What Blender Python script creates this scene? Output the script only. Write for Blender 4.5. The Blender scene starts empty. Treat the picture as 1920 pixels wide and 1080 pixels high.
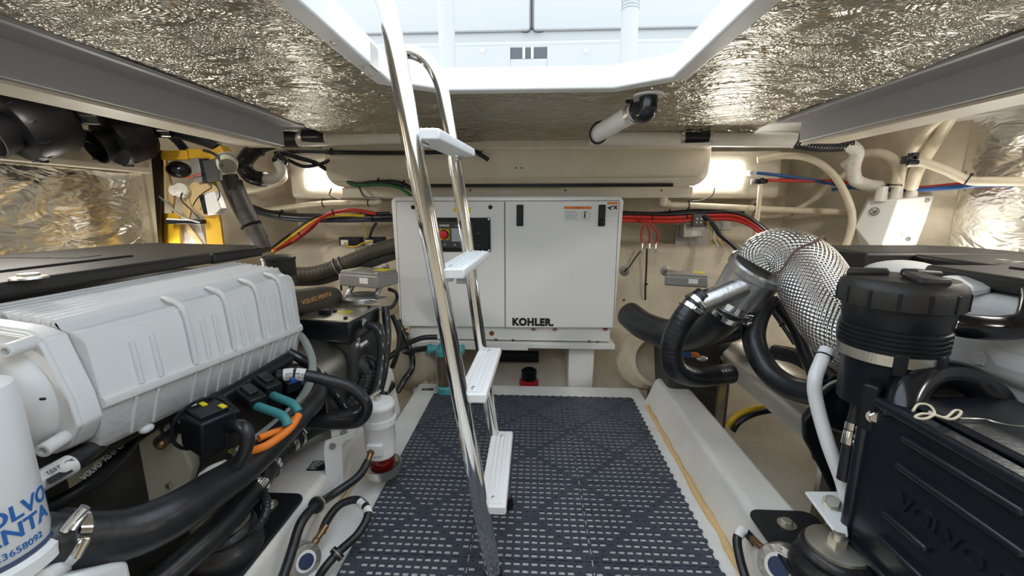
import bpy, math, random
from mathutils import Vector, Matrix
random.seed(7)
S = bpy.context.scene
COL = S.collection
PI = math.pi

# ------------------------------------------------------------------ camera, world, lights, exposure
FPX = 780.0; CAM_H = 0.92
PITCH = math.atan(150/FPX); YAW = math.atan(40/math.hypot(FPX, 150))
FW = Vector((-math.sin(YAW)*math.cos(PITCH), math.cos(YAW)*math.cos(PITCH), -math.sin(PITCH)))
RT = Vector((math.cos(YAW), math.sin(YAW), 0)); UP = RT.cross(FW)
CAM = Vector((0, 0, CAM_H))
cd = bpy.data.cameras.new('camera'); cam = bpy.data.objects.new('camera', cd); COL.objects.link(cam)
cd.sensor_width = 36; cd.lens = 36*FPX/1920; cd.clip_start = 0.02
cam.matrix_world = Matrix.Translation(CAM) @ Matrix((RT, UP, -FW)).transposed().to_4x4()
S.camera = cam
S.view_settings.view_transform = 'Standard'; S.view_settings.look = 'None'
S.view_settings.exposure = 0.55; S.view_settings.gamma = 1.0; S.view_settings.use_curve_mapping = False
w = bpy.data.worlds.new('sky'); S.world = w; w.use_nodes = True
w.node_tree.nodes['Background'].inputs[0].default_value = (0.80, 0.905, 1.0, 1)
w.node_tree.nodes['Background'].inputs[1].default_value = 2.0
LAMP_W = 6.5      # watts of each beam lamp
HULL_W = 3.6
AFT_LAMP = 10.0    # emission of the two aft light panels

def A(px, py, Y):      # a point of the photograph at depth Y (metres aft of the camera)
    r = FW + RT*((px-960)/FPX) - UP*((py-540)/FPX)
    return CAM + r*(Y/r.y)
def AX(px, py, X):
    r = FW + RT*((px-960)/FPX) - UP*((py-540)/FPX)
    return CAM + r*(X/r.x)
def AZ(px, py, Z):
    r = FW + RT*((px-960)/FPX) - UP*((py-540)/FPX)
    return CAM + r*((Z-CAM_H)/r.z)
V = Vector

# ------------------------------------------------------------------ materials
MATS = {}
def mat(name, col, rough=.5, metal=0, bump=0, bscale=40, dirt=None, dscale=3.0, damt=.5, coat=0, trans=0, spec=.5, bstretch=None):
    if name in MATS: return MATS[name]
    m = bpy.data.materials.new(name); m.use_nodes = True
    nt = m.node_tree; b = nt.nodes['Principled BSDF']
    b.inputs['Base Color'].default_value = (*col, 1); b.inputs['Roughness'].default_value = rough
    b.inputs['Metallic'].default_value = metal; b.inputs['Coat Weight'].default_value = coat
    b.inputs['Transmission Weight'].default_value = trans
    b.inputs['Specular IOR Level'].default_value = spec
    tc = nt.nodes.new('ShaderNodeTexCoord')
    if dirt:
        n = nt.nodes.new('ShaderNodeTexNoise'); n.inputs['Scale'].default_value = dscale
        n.inputs['Detail'].default_value = 8; n.inputs['Roughness'].default_value = .65
        nt.links.new(tc.outputs['Object'], n.inputs['Vector'])
        r = nt.nodes.new('ShaderNodeValToRGB'); r.color_ramp.elements[0].position = .38; r.color_ramp.elements[1].position = .72
        r.color_ramp.elements[0].color = (0, 0, 0, 1); r.color_ramp.elements[1].color = (damt, damt, damt, 1)
        nt.links.new(n.outputs['Fac'], r.inputs['Fac'])
        mx = nt.nodes.new('ShaderNodeMix'); mx.data_type = 'RGBA'
        mx.inputs['A'].default_value = (*col, 1); mx.inputs['B'].default_value = (*dirt, 1)
        nt.links.new(r.outputs['Color'], mx.inputs['Factor']); nt.links.new(mx.outputs['Result'], b.inputs['Base Color'])
    if bump:
        n = nt.nodes.new('ShaderNodeTexNoise'); n.inputs['Scale'].default_value = bscale; n.inputs['Detail'].default_value = 4
        src = tc.outputs['Object']
        if bstretch:
            mp = nt.nodes.new('ShaderNodeMapping'); mp.inputs['Scale'].default_value = bstretch
            nt.links.new(src, mp.inputs['Vector']); src = mp.outputs['Vector']
        nt.links.new(src, n.inputs['Vector'])
        bp = nt.nodes.new('ShaderNodeBump'); bp.inputs['Strength'].default_value = bump; bp.inputs['Distance'].default_value = .01
        nt.links.new(n.outputs['Fac'], bp.inputs['Height']); nt.links.new(bp.outputs['Normal'], b.inputs['Normal'])
    MATS[name] = m
    return m
def emis(name, col, st):
    m = bpy.data.materials.new(name); m.use_nodes = True; b = m.node_tree.nodes['Principled BSDF']
    b.inputs['Emission Color'].default_value = (*col, 1); b.inputs['Emission Strength'].default_value = st
    b.inputs['Base Color'].default_value = (.9, .9, .9, 1); MATS[name] = m; return m
def foil_mat(name, col, stretch, strength, rough=.24, crackle=26):
    m = bpy.data.materials.new(name); m.use_nodes = True; nt = m.node_tree; b = nt.nodes['Principled BSDF']
    b.inputs['Base Color'].default_value = (*col, 1); b.inputs['Metallic'].default_value = 1; b.inputs['Roughness'].default_value = rough
    tc = nt.nodes.new('ShaderNodeTexCoord')
    mp = nt.nodes.new('ShaderNodeMapping'); mp.inputs['Scale'].default_value = stretch
    mp.inputs['Rotation'].default_value = (0, 0, .3); nt.links.new(tc.outputs['Object'], mp.inputs['Vector'])
    def noise(sc, det, dist=0.0, src=None):
        n = nt.nodes.new('ShaderNodeTexNoise'); n.inputs['Scale'].default_value = sc; n.inputs['Detail'].default_value = det
        n.inputs['Distortion'].default_value = dist; nt.links.new(src or mp.outputs['Vector'], n.inputs['Vector']); return n.outputs['Fac']
    def op(o, a, bb):
        q = nt.nodes.new('ShaderNodeMath'); q.operation = o
        for i, x in enumerate((a, bb)):
            if isinstance(x, (int, float)): q.inputs[i].default_value = x
            else: nt.links.new(x, q.inputs[i])
        return q.outputs[0]
    # long sharp creases, crumpled facets and fine crackle
    r1 = op('ABSOLUTE', op('SUBTRACT', noise(1.6, 2, 1.6), .5), 0)
    def vor(sc, src):
        vo = nt.nodes.new('ShaderNodeTexVoronoi'); vo.feature = 'F1'; vo.inputs['Scale'].default_value = sc; nt.links.new(src, vo.inputs['Vector']); return vo.outputs['Distance']
    wv = nt.nodes.new('ShaderNodeVectorMath'); wv.operation = 'ADD'; nz = nt.nodes.new('ShaderNodeTexNoise'); nz.inputs['Scale'].default_value = 5; nt.links.new(mp.outputs['Vector'], nz.inputs['Vector'])
    sc_ = nt.nodes.new('ShaderNodeVectorMath'); sc_.operation = 'SCALE'; sc_.inputs['Scale'].default_value = .25; nt.links.new(nz.outputs['Color'], sc_.inputs[0])
    nt.links.new(mp.outputs['Vector'], wv.inputs[0]); nt.links.new(sc_.outputs[0], wv.inputs[1])
    f1 = vor(crackle, wv.outputs[0]); f2 = vor(crackle*2.7, wv.outputs[0])
    h = op('MULTIPLY', op('MINIMUM', op('MULTIPLY', r1, 14.0), 1.0), .9)
    h = op('ADD', h, op('MULTIPLY', f1, .75)); h = op('ADD', h, op('MULTIPLY', f2, .42))
    h = op('ADD', h, op('MULTIPLY', noise(3.0, 2, .3), 1.6))
    bp = nt.nodes.new('ShaderNodeBump'); bp.inputs['Strength'].default_value = strength; bp.inputs['Distance'].default_value = .012
    nt.links.new(h, bp.inputs['Height']); nt.links.new(bp.outputs['Normal'], b.inputs['Normal'])
    MATS[name] = m; return m
def weave_mat():
    m = bpy.data.materials.new('embossed_foil_lagging'); m.use_nodes = True; nt = m.node_tree; b = nt.nodes['Principled BSDF']
    b.inputs['Base Color'].default_value = (.72, .71, .69, 1); b.inputs['Metallic'].default_value = 1; b.inputs['Roughness'].default_value = .26
    uv = nt.nodes.new('ShaderNodeUVMap'); sx = nt.nodes.new('ShaderNodeSeparateXYZ'); nt.links.new(uv.outputs[0], sx.inputs[0])
    def op(o, a, bb=0.0):
        q = nt.nodes.new('ShaderNodeMath'); q.operation = o
        for i, x in enumerate((a, bb)):
            if isinstance(x, (int, float)): q.inputs[i].default_value = x
            else: nt.links.new(x, q.inputs[i])
        return q.outputs[0]
    a = op('SINE', op('MULTIPLY', sx.outputs[0], 2*PI/.0125)); c = op('SINE', op('MULTIPLY', sx.outputs[1], 2*PI/.0125))
    h = op('MULTIPLY', a, c)
    h = op('ADD', op('MULTIPLY', h, .5), .5)
    bp = nt.nodes.new('ShaderNodeBump'); bp.inputs['Strength'].default_value = 1.0; bp.inputs['Distance'].default_value = .0035
    nt.links.new(h, bp.inputs['Height']); nt.links.new(bp.outputs['Normal'], b.inputs['Normal'])
    MATS['weave'] = m; return m

GEL = mat('white_gelcoat', (.80, .80, .78), .35, dirt=(.55, .52, .46), dscale=5, damt=.25)
FLOORW = mat('white_floor_panel', (.82, .82, .81), .5, dirt=(.5, .48, .44), dscale=9, damt=.35, bump=.15, bscale=120)
STRG = mat('stringer_gelcoat', (.80, .79, .77), .42, dirt=(.6, .5, .36), dscale=4, damt=.4, bump=.12, bscale=60)
BEIGE = mat('beige_fibreglass', (.66, .59, .46), .5, dirt=(.34, .28, .19), dscale=4, damt=.65, bump=.35, bscale=22)
BILGE = mat('bilge_fibreglass', (.50, .47, .41), .45, dirt=(.28, .24, .18), dscale=5, damt=.6, bump=.3, bscale=25)
CREAM = mat('cream_gelcoat', (.76, .70, .58), .4, dirt=(.5, .42, .3), dscale=6, damt=.35, bump=.1, bscale=40)
CAULK = mat('tan_caulk', (.72, .50, .24), .7, bump=.6, bscale=80)
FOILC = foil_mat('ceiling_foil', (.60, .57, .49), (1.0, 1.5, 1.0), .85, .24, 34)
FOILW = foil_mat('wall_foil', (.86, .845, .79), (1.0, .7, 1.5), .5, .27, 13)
WEAVE = weave_mat()
GREYP = mat('grey_painted_beam', (.42, .42, .44), .5)
COCKW = mat('dimmed_cockpit_gelcoat', (.43, .425, .415), .45)  # white gelcoat greyed in its colour to stand in for dimmer daylight
GENW = mat('generator_white', (.87, .87, .86), .28, coat=.2)
WPLAST = mat('white_pvc', (.80, .78, .72), .35, dirt=(.5, .44, .34), dscale=14, damt=.3)
CREAMHOSE = mat('cream_hose', (.78, .70, .54), .4, dirt=(.5, .4, .27), dscale=14, damt=.4)
ENGW = mat('white_engine_paint', (.80, .81, .82), .36, bump=.22, bscale=70)
ENGW2 = mat('smooth_white_paint', (.82, .83, .84), .3)
BLK = mat('black_plastic', (.010, .012, .016), .36, bump=.05, bscale=200, spec=.32)
BLOWER = mat('blower_black', (.006, .006, .007), .42, spec=.25)
BLKCOVER = mat('black_cover_plastic', (.020, .019, .018), .48, bump=.12, bscale=300)
BLKGLOSS = mat('glossy_black', (.012, .013, .016), .18)
RUB = mat('black_rubber', (.010, .011, .014), .34, bump=.08, bscale=90, dirt=(.035, .036, .04), dscale=18, damt=.6)
RUBD = mat('dusty_rubber', (.05, .048, .044), .6, dirt=(.12, .11, .095), dscale=12, damt=.6)
BROWNHOSE = mat('brown_black_hose', (.10, .085, .06), .55, dirt=(.03, .03, .03), dscale=10, damt=.7, bump=.3, bscale=60)
CHROME = mat('polished_stainless', (.86, .87, .88), .08, 1)
STEEL = mat('brushed_stainless', (.74, .71, .65), .33, 1, bump=.1, bscale=30, bstretch=(1, 12, 1))
ALU = mat('cast_aluminium', (.55, .55, .56), .36, 1, bump=.15, bscale=60)
GREYM = mat('grey_metal', (.33, .32, .31), .42, .7, bump=.1, bscale=60)
GREYBOX = mat('grey_actuator_paint', (.30, .29, .275), .45, .3)
ZINC = mat('zinc_plate', (.62, .60, .52), .35, .9, dirt=(.4, .36, .28), dscale=20, damt=.5)
BRASS = mat('brown_fitting', (.28, .17, .09), .35, .8)
MATBL = mat('mat_blue_grey', (.050, .064, .092), .38, bump=.5, bscale=420)
TREAD = mat('white_tread', (.80, .81, .82), .35)
RED = mat('red_wire', (.55, .03, .02), .4); YEL = mat('yellow_wire', (.72, .47, .03), .4); GRN = mat('green_wire', (.02, .16, .06), .4)
BLUE = mat('blue_hose', (.02, .09, .30), .4); ORG = mat('orange_sleeve', (.85, .22, .02), .5); TEALS = mat('teal_sleeve', (.05, .26, .28), .55)
YELP = mat('yellow_paint', (.85, .50, .03), .4, dirt=(.35, .2, .02), dscale=7, damt=.4)
TAN = mat('tan_board', (.68, .50, .26), .6)
TEAL = mat('teal_casting', (.03, .38, .42), .4, dirt=(.3, .55, .55), dscale=30, damt=.5)
GLASSM = mat('clear_plastic', (.75, .70, .58), .08, trans=.9)
CLEARHOSE = mat('clear_hose', (.62, .66, .64), .12, trans=.5)
REDBOWL = mat('red_bowl', (.25, .008, .008), .08, trans=.35, coat=.5)
STICK = mat('white_sticker', (.82, .82, .80), .4); STICKO = mat('orange_sticker', (.85, .22, .03), .4); STICKY = mat('yellow_sticker', (.85, .70, .02), .4)
INK = mat('black_ink', (.012, .012, .012), .5); INKB = mat('blue_ink', (.03, .14, .45), .5); INKO = mat('orange_ink', (.70, .34, .12), .5); INKG = mat('grey_ink', (.3, .31, .32), .5)
INKW = mat('white_ink', (.8, .8, .8), .5)
SCREEN = mat('grey_screen', (.36, .42, .44), .2); REDBTN = mat('red_button', (.62, .02, .025), .3); RUST = mat('rust', (.20, .07, .02), .8)
BLUEP = mat('blue_plastic', (.02, .10, .42), .4)
DARK = mat('dark_engine_paint', (.03, .03, .032), .5, dirt=(.08, .075, .065), dscale=14, damt=.6)
CREAMP = mat('cream_engine_plate', (.66, .63, .52), .4, dirt=(.45, .40, .28), dscale=8, damt=.5)
LEDP = emis('light_panel_glow', (1.0, .96, .88), AFT_LAMP)
LEDB = emis('beam_lamp_glow', (1.0, .95, .86), 6)

# ------------------------------------------------------------------ mesh builder
ORG_ = {}
def catmull(pts, res, closed=False):
    n = len(pts); out = []
    if n == 2: return [pts[0].lerp(pts[1], i/res) for i in range(res+1)]
    rng = range(n if closed else n-1)
    for i in rng:
        if closed: p0, p1, p2, p3 = pts[(i-1) % n], pts[i], pts[(i+1) % n], pts[(i+2) % n]
        else: p0, p1, p2, p3 = pts[max(i-1, 0)], pts[i], pts[i+1], pts[min(i+2, n-1)]
        for k in range(res):
            t = k/res
            out.append(.5*((2*p1)+(p2-p0)*t+(2*p0-5*p1+4*p2-p3)*t*t+(3*p1-p0-3*p2+p3)*t**3))
    if not closed: out.append(pts[-1].copy())
    return out
class MB:
    def __init__(s): s.v = []; s.f = []; s.uv = {}
    def add(s, vs, fs):
        o = len(s.v); s.v += [V(x) for x in vs]; s.f += [tuple(i+o for i in f) for f in fs]; return s
    def box(s, lo, hi, M=None):
        (a, b, c), (d, e, f) = lo, hi
        vs = [V(p) for p in ((a, b, c), (d, b, c), (d, e, c), (a, e, c), (a, b, f), (d, b, f), (d, e, f), (a, e, f))]
        if M: vs = [M @ p for p in vs]
        return s.add(vs, [(0, 3, 2, 1), (4, 5, 6, 7), (0, 1, 5, 4), (1, 2, 6, 5), (2, 3, 7, 6), (3, 0, 4, 7)])
    def cbox(s, c, size, M=None):
        h = V(size)/2; R = M.to_4x4() if M else Matrix.Identity(4)
        return s.box(-h, h, Matrix.Translation(V(c)) @ R)
    def hexa(s, p): # 8 corners
        return s.add(p, [(0, 3, 2, 1), (4, 5, 6, 7), (0, 1, 5, 4), (1, 2, 6, 5), (2, 3, 7, 6), (3, 0, 4, 7)])
    def prism(s, poly, axis, a, b):
        def mk(u, v, t):
            return {'x': (t, u, v), 'y': (u, t, v), 'z': (u, v, t)}[axis]
        n = len(poly)
        return s.add([mk(u, v, a) for u, v in poly]+[mk(u, v, b) for u, v in poly],
                     [tuple(range(n-1, -1, -1)), tuple(range(n, 2*n))]+[(i, (i+1) % n, (i+1) % n+n, i+n) for i in range(n)])
    def prism3(s, poly, vec): # polygon of 3D points swept along vec
        n = len(poly); poly = [V(p) for p in poly]
        return s.add(poly+[p+V(vec) for p in poly], [tuple(range(n-1, -1, -1)), tuple(range(n, 2*n))]+[(i, (i+1) % n, (i+1) % n+n, i+n) for i in range(n)])
    def loft(s, rings, cap=True, closed=False):
        n = len(rings[0]); o = len(s.v)
        for r in rings: s.v += [V(p) for p in r]
        m = len(rings)
        for k in range(m if closed else m-1):
            for i in range(n):
                s.f.append((o+k*n+i, o+k*n+(i+1) % n, o+((k+1) % m)*n+(i+1) % n, o+((k+1) % m)*n+i))
        if cap and not closed:
            s.f.append(tuple(o+i for i in range(n-1, -1, -1))); s.f.append(tuple(o+(m-1)*n+i for i in range(n)))
        return s
    def frame(s, ax):
        ax = V(ax).normalized(); u = ax.orthogonal().normalized(); return ax, u, ax.cross(u)
    def lathe(s, prof, p0, ax, n=24, cap=True, phase=0):
        ax, u, w_ = s.frame(ax); p0 = V(p0)
        return s.loft([[p0+ax*h+(u*math.cos(2*PI*i/n+phase)+w_*math.sin(2*PI*i/n+phase))*max(r, 1e-4) for i in range(n)] for r, h in prof], cap)
    def cyl(s, p0, p1, r, r1=None, n=20):
        p0, p1 = V(p0), V(p1); L = (p1-p0).length
        return s.lathe([(r, 0), (r1 if r1 is not None else r, L)], p0, p1-p0, n)
    def tube(s, pts, r, n=12, res=6, closed=False, rib=0, pitch=.01, uv=False, straight=False):
        pts = [V(p) for p in pts]
        rr = r if isinstance(r, (list, tuple)) else None
        path = pts if straight else catmull(pts, res, closed)
        N = len(path)
        rad = [(r if rr is None else rr[min(int(i/(N-1)*(len(rr)-1)), len(rr)-2)]*(1-((i/(N-1)*(len(rr)-1)) - min(int(i/(N-1)*(len(rr)-1)), len(rr)-2)))+rr[min(int(i/(N-1)*(len(rr)-1)), len(rr)-2)+1]*((i/(N-1)*(len(rr)-1)) - min(int(i/(N-1)*(len(rr)-1)), len(rr)-2))) for i in range(N)]
        if rib:   # resample finely for ribs
            L = [0]
            for i in range(1, N): L.append(L[-1]+(path[i]-path[i-1]).length)
            st = pitch/4; M_ = int(L[-1]/st); np_, nr = [], []; j = 0
            for k in range(M_+1):
                d = min(k*st, L[-1])
                while j < N-2 and L[j+1] < d: j += 1
                t = (d-L[j])/max(L[j+1]-L[j], 1e-6)
                np_.append(path[j].lerp(path[j+1], t)); nr.append((rad[j]*(1-t)+rad[j+1]*t)*(1+(rib if k % 4 in (1, 2) else -rib)))
            path, rad, N = np_, nr, len(np_)
        u = None; rings = []; ln = 0; lens = []
        for i in range(N):
            a = path[(i-1) % N] if (i > 0 or closed) else path[0]; b = path[(i+1) % N] if (i < N-1 or closed) else path[-1]
            t = (b-a).normalized()
            if u is None: u = t.orthogonal().normalized()
            else: u = (u-t*u.dot(t)).normalized()
            w_ = t.cross(u)
            rings.append([path[i]+(u*math.cos(2*PI*k/n)+w_*math.sin(2*PI*k/n))*rad[i] for k in range(n)])
            if i: ln += (path[i]-path[i-1]).length
            lens.append(ln)
        f0 = len(s.f); s.loft(rings, True, closed)
        if uv:
            circ = 2*PI*(sum(rad)/N); k = f0; circ = round(circ/.0125)*.0125
            for a in range(N-1):
                for i in range(n):
                    s.uv[k] = [(i/n*circ, lens[a]), ((i+1)/n*circ, lens[a]), ((i+1)/n*circ, lens[a+1]), (i/n*circ, lens[a+1])]; k += 1
        return s
    def torus(s, c, ax, R, r, n=24, m=8):
        ax, u, w_ = s.frame(ax); c = V(c)
        return s.loft([[c+(u*math.cos(a)+w_*math.sin(a))*(R+r*math.cos(2*PI*k/m))+ax*r*math.sin(2*PI*k/m) for k in range(m)] for a in [2*PI*i/n for i in range(n)]], False, True)
    def ball(s, c, r, n=16, m=10, sc=(1, 1, 1)):
        c = V(c)
        return s.loft([[c+V((r*sc[0]*math.sin(PI*j/m)*math.cos(2*PI*i/n), r*sc[1]*math.sin(PI*j/m)*math.sin(2*PI*i/n), -r*sc[2]*math.cos(PI*j/m))) if 0 < j < m else c+V((1e-4*math.cos(2*PI*i/n), 1e-4*math.sin(2*PI*i/n), (-1 if j == 0 else 1)*r*sc[2])) for i in range(n)] for j in range(m+1)], True)
    def build(s, name, m, parent=None, bevel=0, seg=2, ang=38, label=None, org=None):
        me = bpy.data.meshes.new(name)
        lo = V((min(p.x for p in s.v), min(p.y for p in s.v), min(p.z for p in s.v))); hi = V((max(p.x for p in s.v), max(p.y for p in s.v), max(p.z for p in s.v)))
        o_ = org if org is not None else V(((lo.x+hi.x)/2, (lo.y+hi.y)/2, lo.z))
        me.from_pydata([tuple(p-o_) for p in s.v], [], s.f); me.validate()
        if s.uv:
            ul = me.uv_layers.new(name='UVMap')
            for p in me.polygons:
                q = s.uv.get(p.index)
                if q:
                    for li, c in zip(p.loop_indices, q): ul.data[li].uv = c
        me.polygons.foreach_set('use_smooth', [True]*len(me.polygons)); me.set_sharp_from_angle(angle=math.radians(ang))
        me.materials.append(m); me.update()
        ob = bpy.data.objects.new(name, me); COL.objects.link(ob); ORG_[ob.name] = o_
        if parent: ob.parent = parent; ob.location = o_-ORG_[parent.name]
        else: ob.location = o_
        if bevel:
            b = ob.modifiers.new('bevel', 'BEVEL'); b.width = bevel; b.segments = seg; b.limit_method = 'ANGLE'; b.angle_limit = math.radians(30); b.harden_normals = False
        if label: ob['label'] = label
        return ob
def T(name, label, cat, loc, group=None):
    o = bpy.data.objects.new(name, None); COL.objects.link(o); o.empty_display_size = .05; o.location = loc; ORG_[o.name] = V(loc)
    o['label'] = label; o['category'] = cat
    if group: o['group'] = group
    return o
def tag(o, label, cat, group=None):
    o['label'] = label; o['category'] = cat
    if group: o['group'] = group
    return o
def struct(o, label=None):
    o['kind'] = 'structure'
    if label: o['label'] = label
    return o
def text(name, s, size, m, pos, xd, yd, parent, offset=.0, extrude=.0004, align='LEFT', mapf=None, sx=1.0, space=1.0):
    c = bpy.data.curves.new('t', 'FONT'); c.body = s; c.size = size; c.offset = offset; c.extrude = extrude; c.align_x = align; c.space_character = space
    t = bpy.data.objects.new('t', c); COL.objects.link(t); bpy.context.view_layer.update()
    me = bpy.data.meshes.new_from_object(t.evaluated_get(bpy.context.evaluated_depsgraph_get()))
    vs = [v.co.copy() for v in me.vertices]; fs = [tuple(p.vertices) for p in me.polygons]
    bpy.data.objects.remove(t); bpy.data.curves.remove(c); bpy.data.meshes.remove(me)
    xd, yd = V(xd).normalized(), V(yd).normalized(); zd = xd.cross(yd); mb = MB()
    mb.add([mapf(v) if mapf else V(pos)+xd*v.x*sx+yd*v.y+zd*v.z for v in vs], fs)
    return mb.build(name, m, parent, ang=20)
def hose(name, label, cat, pts, r, m, group=None, n=14, res=8, rib=0, pitch=.012, ties=(), clamps=(), parent=None, uv=False):
    """pts: (px, py, Y) triples or world Vectors; ties / clamps at fractions along the path"""
    P = [A(*p) if not isinstance(p, Vector) else p for p in pts]
    mb = MB(); mb.tube(P, r, n, res, rib=rib, pitch=pitch, uv=uv)
    o = mb.build(name, m, parent, ang=60)
    if not parent: tag(o, label, cat, group)
    path = catmull(P, 20); rr = r if not isinstance(r, (list, tuple)) else max(r)
    for f in ties:
        i = min(int(f*(len(path)-1)), len(path)-2); q = MB(); q.torus(path[i], path[i+1]-path[i], rr*1.08+.001, max(.0028, rr*.12), 16, 6)
        d = (path[i+1]-path[i]).normalized(); up = (V((0, 0, 1))-d*d.z).normalized(); q.cbox(path[i]+up*(rr*1.15+.004), (.008, .008, .010))
        q.build('cable_tie', BLK, o)
    for f in clamps: clamp(path, f, rr, o)
    return o
def clamp(path, f, rr, o, wd=.016):
    i = min(int(f*(len(path)-1)), len(path)-2); d = (path[i+1]-path[i]).normalized(); q = MB()
    q.lathe([(rr*1.0, -wd/2), (rr*1.045+.0015, -wd/2), (rr*1.045+.0015, wd/2), (rr*1.0, wd/2)], path[i], d, 28)
    c = q.build('hose_clamp', CHROME, o, ang=30)
    u = d.orthogonal().normalized(); sd = (V((.4, -.8, .5))); sd = (sd-d*sd.dot(d)).normalized(); q = MB()
    tn = d.cross(sd); q.cyl(path[i]+sd*(rr*1.06+.005)-tn*.013, path[i]+sd*(rr*1.06+.005)+tn*.013, .0055, n=10); q.build('clamp_screw', CHROME, c, ang=30)
def bolt(mb, c, ax, r=.008, h=.007, wr=None):
    c, ax = V(c), V(ax).normalized()
    if wr: mb.lathe([(wr, 0), (wr, .0025)], c, ax, 20)
    mb.lathe([(r, 0), (r, h*.85), (r*.85, h)], c, ax, 6)

# ------------------------------------------------------------------ the setting
FZ = -.006        # floor panel top (the mat lies on it)
b = MB(); b.box((-.60, -1.2, FZ-.03), (.56, 2.07, FZ)); fl = struct(b.build('floor', FLOORW, bevel=.004), 'white painted floor panel under the mat')
# caulk bead along the starboard edge of the floor panel
pts = [V((.548+random.uniform(-.004, .004), y, FZ+.002)) for y in [1.86-i*.06 for i in range(48)]]
b = MB(); b.tube(pts, [random.uniform(.007, .014) for _ in pts], 8, 2); struct(b.build('trim_1', CAULK, ang=60), 'tan caulk bead along the floor edge')
pts = [V((-.606+random.uniform(-.004, .004), y, FZ+.002)) for y in [1.3-i*.06 for i in range(36)]]
b = MB(); b.tube(pts, [random.uniform(.005, .010) for _ in pts], 8, 2); struct(b.build('trim_2', CAULK, ang=60), 'tan caulk bead beside the left stringer')
# stringers
def stringer(name, sg, y1, xs, lab):
    prof = [(sg*x, z) for x, z in xs]
    if sg < 0: prof = prof[::-1]
    b = MB(); b.prism(prof, 'y', -1.2, y1); return struct(b.build(name, STRG, bevel=.018, seg=4, ang=50), lab)
stringer('stringer_right', 1, 1.93, [(.552, -.3), (.552, FZ), (.598, .115), (.725, .115), (.745, -.3)], 'white moulded stringer beside the walkway on the right')
stringer('stringer_left', -1, 1.78, [(.61, -.3), (.61, FZ), (.628, .115), (.80, .115), (.82, -.3)], 'white moulded stringer beside the walkway on the left')
# hull bottom outboard of the stringers and under the generator
b = MB()
for sg in (-1, 1):
    prof = [(.50, -.30), (.9, -.24), (1.4, -.13), (1.8, .08), (2.02, .35)]
    NY = 12
    for i in range(len(prof)-1):
        for k in range(NY):
            y0, y1 = -1.2+k*3.95/NY, -1.2+(k+1)*3.95/NY
            (x0, z0), (x1, z1) = prof[i], prof[i+1]
            q = [(sg*x0, y0, z0), (sg*x1, y0, z1), (sg*x1, y1, z1), (sg*x0, y1, z0)]
            b.add(q if sg > 0 else q[::-1], [(0, 1, 2, 3)])
b.add([(-.5, -1.2, -.3), (.5, -1.2, -.3), (.5, 2.75, -.3), (-.5, 2.75, -.3)], [(0, 1, 2, 3)])
struct(b.build('hull_bottom', BILGE, ang=60), 'bare bilge laminate outboard of the stringers')
# aft wall (transom) with its step
YB = 2.70; YS = 2.52
prof = [(YB+.05, 1.31), (YB, 1.31), (YB, .74), (YB-.03, .715), (YS+.03, .705), (YS, .68), (YS-.02, .3), (YS-.16, .02), (YS-.42, -.3), (YB+.05, -.3)]
b = MB(); b.prism([(y, z) for y, z in prof], 'x', -1.62, 1.62); struct(b.build('wall_back', BEIGE, bevel=.02, seg=3, ang=50), 'beige fibreglass transom with a moulded step')
# hull corners and side walls
def wall(name, pts, m, lab, nx=1):
    b = MB(); b.prism3(pts, (0, 0, .0)) if False else b.add(pts, [tuple(range(len(pts)))])
    return struct(b.build(name, m), lab)
for sg, nm in ((-1, 'left'), (1, 'right')):
    q = [(sg*1.55, YB, -.1), (sg*2.02, 2.14, .1), (sg*2.02, 2.14, 1.45), (sg*1.55, YB, 1.45)]
    b = MB(); b.prism3(q if sg < 0 else q[::-1], (sg*.04, .04, 0)); struct(b.build('hull_corner_'+nm, BEIGE), 'beige fibreglass hull corner on the '+nm)
b = MB(); b.box((-2.06, -1.2, -.1), (-2.02, 2.16, 1.45)); struct(b.build('wall_left', BEIGE), 'beige hull side on the left')
b = MB(); b.box((2.02, -1.2, -.1), (2.06, 2.16, 1.45)); struct(b.build('wall_right', BEIGE), 'beige hull side on the right')
def quilt(name, f, nu, nv, m, amp, lab, th=.02):
    """gently billowing insulation blanket: f(u,v) -> point, normal"""
    b = MB(); top = []
    for j in range(nv+1):
        for i in range(nu+1):
            u, v = i/nu, j/nv; p, n = f(u, v); e = min(u, v, 1-u, 1-v)
            d = amp*(math.sin(u*9+v*4)*.5+math.sin(v*13-u*5)*.4+.6)*min(1, e*10)
            top.append(V(p)+V(n)*(d+th*min(1, e*25+.05)))
    b.v = top
    for j in range(nv):
        for i in range(nu):
            a = j*(nu+1)+i; b.f.append((a, a+1, a+nu+2, a+nu+1))
    return struct(b.build(name, m, ang=80), lab)
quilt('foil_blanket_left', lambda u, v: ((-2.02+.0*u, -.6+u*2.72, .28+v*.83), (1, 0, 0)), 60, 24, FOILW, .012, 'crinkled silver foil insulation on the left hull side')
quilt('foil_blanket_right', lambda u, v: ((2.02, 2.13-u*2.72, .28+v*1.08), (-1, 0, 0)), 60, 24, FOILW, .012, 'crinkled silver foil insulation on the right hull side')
b = MB(); b.box((-2.02, -1.2, 1.095), (-1.985, 2.14, 1.125)); struct(b.build('trim_3', CREAM, bevel=.006), 'cream ledge above the left foil')
b = MB(); b.box((-2.1, -1.25, -.35), (2.1, -1.2, 1.45)); struct(b.build('wall_front', CREAM), 'forward bulkhead')
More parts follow.
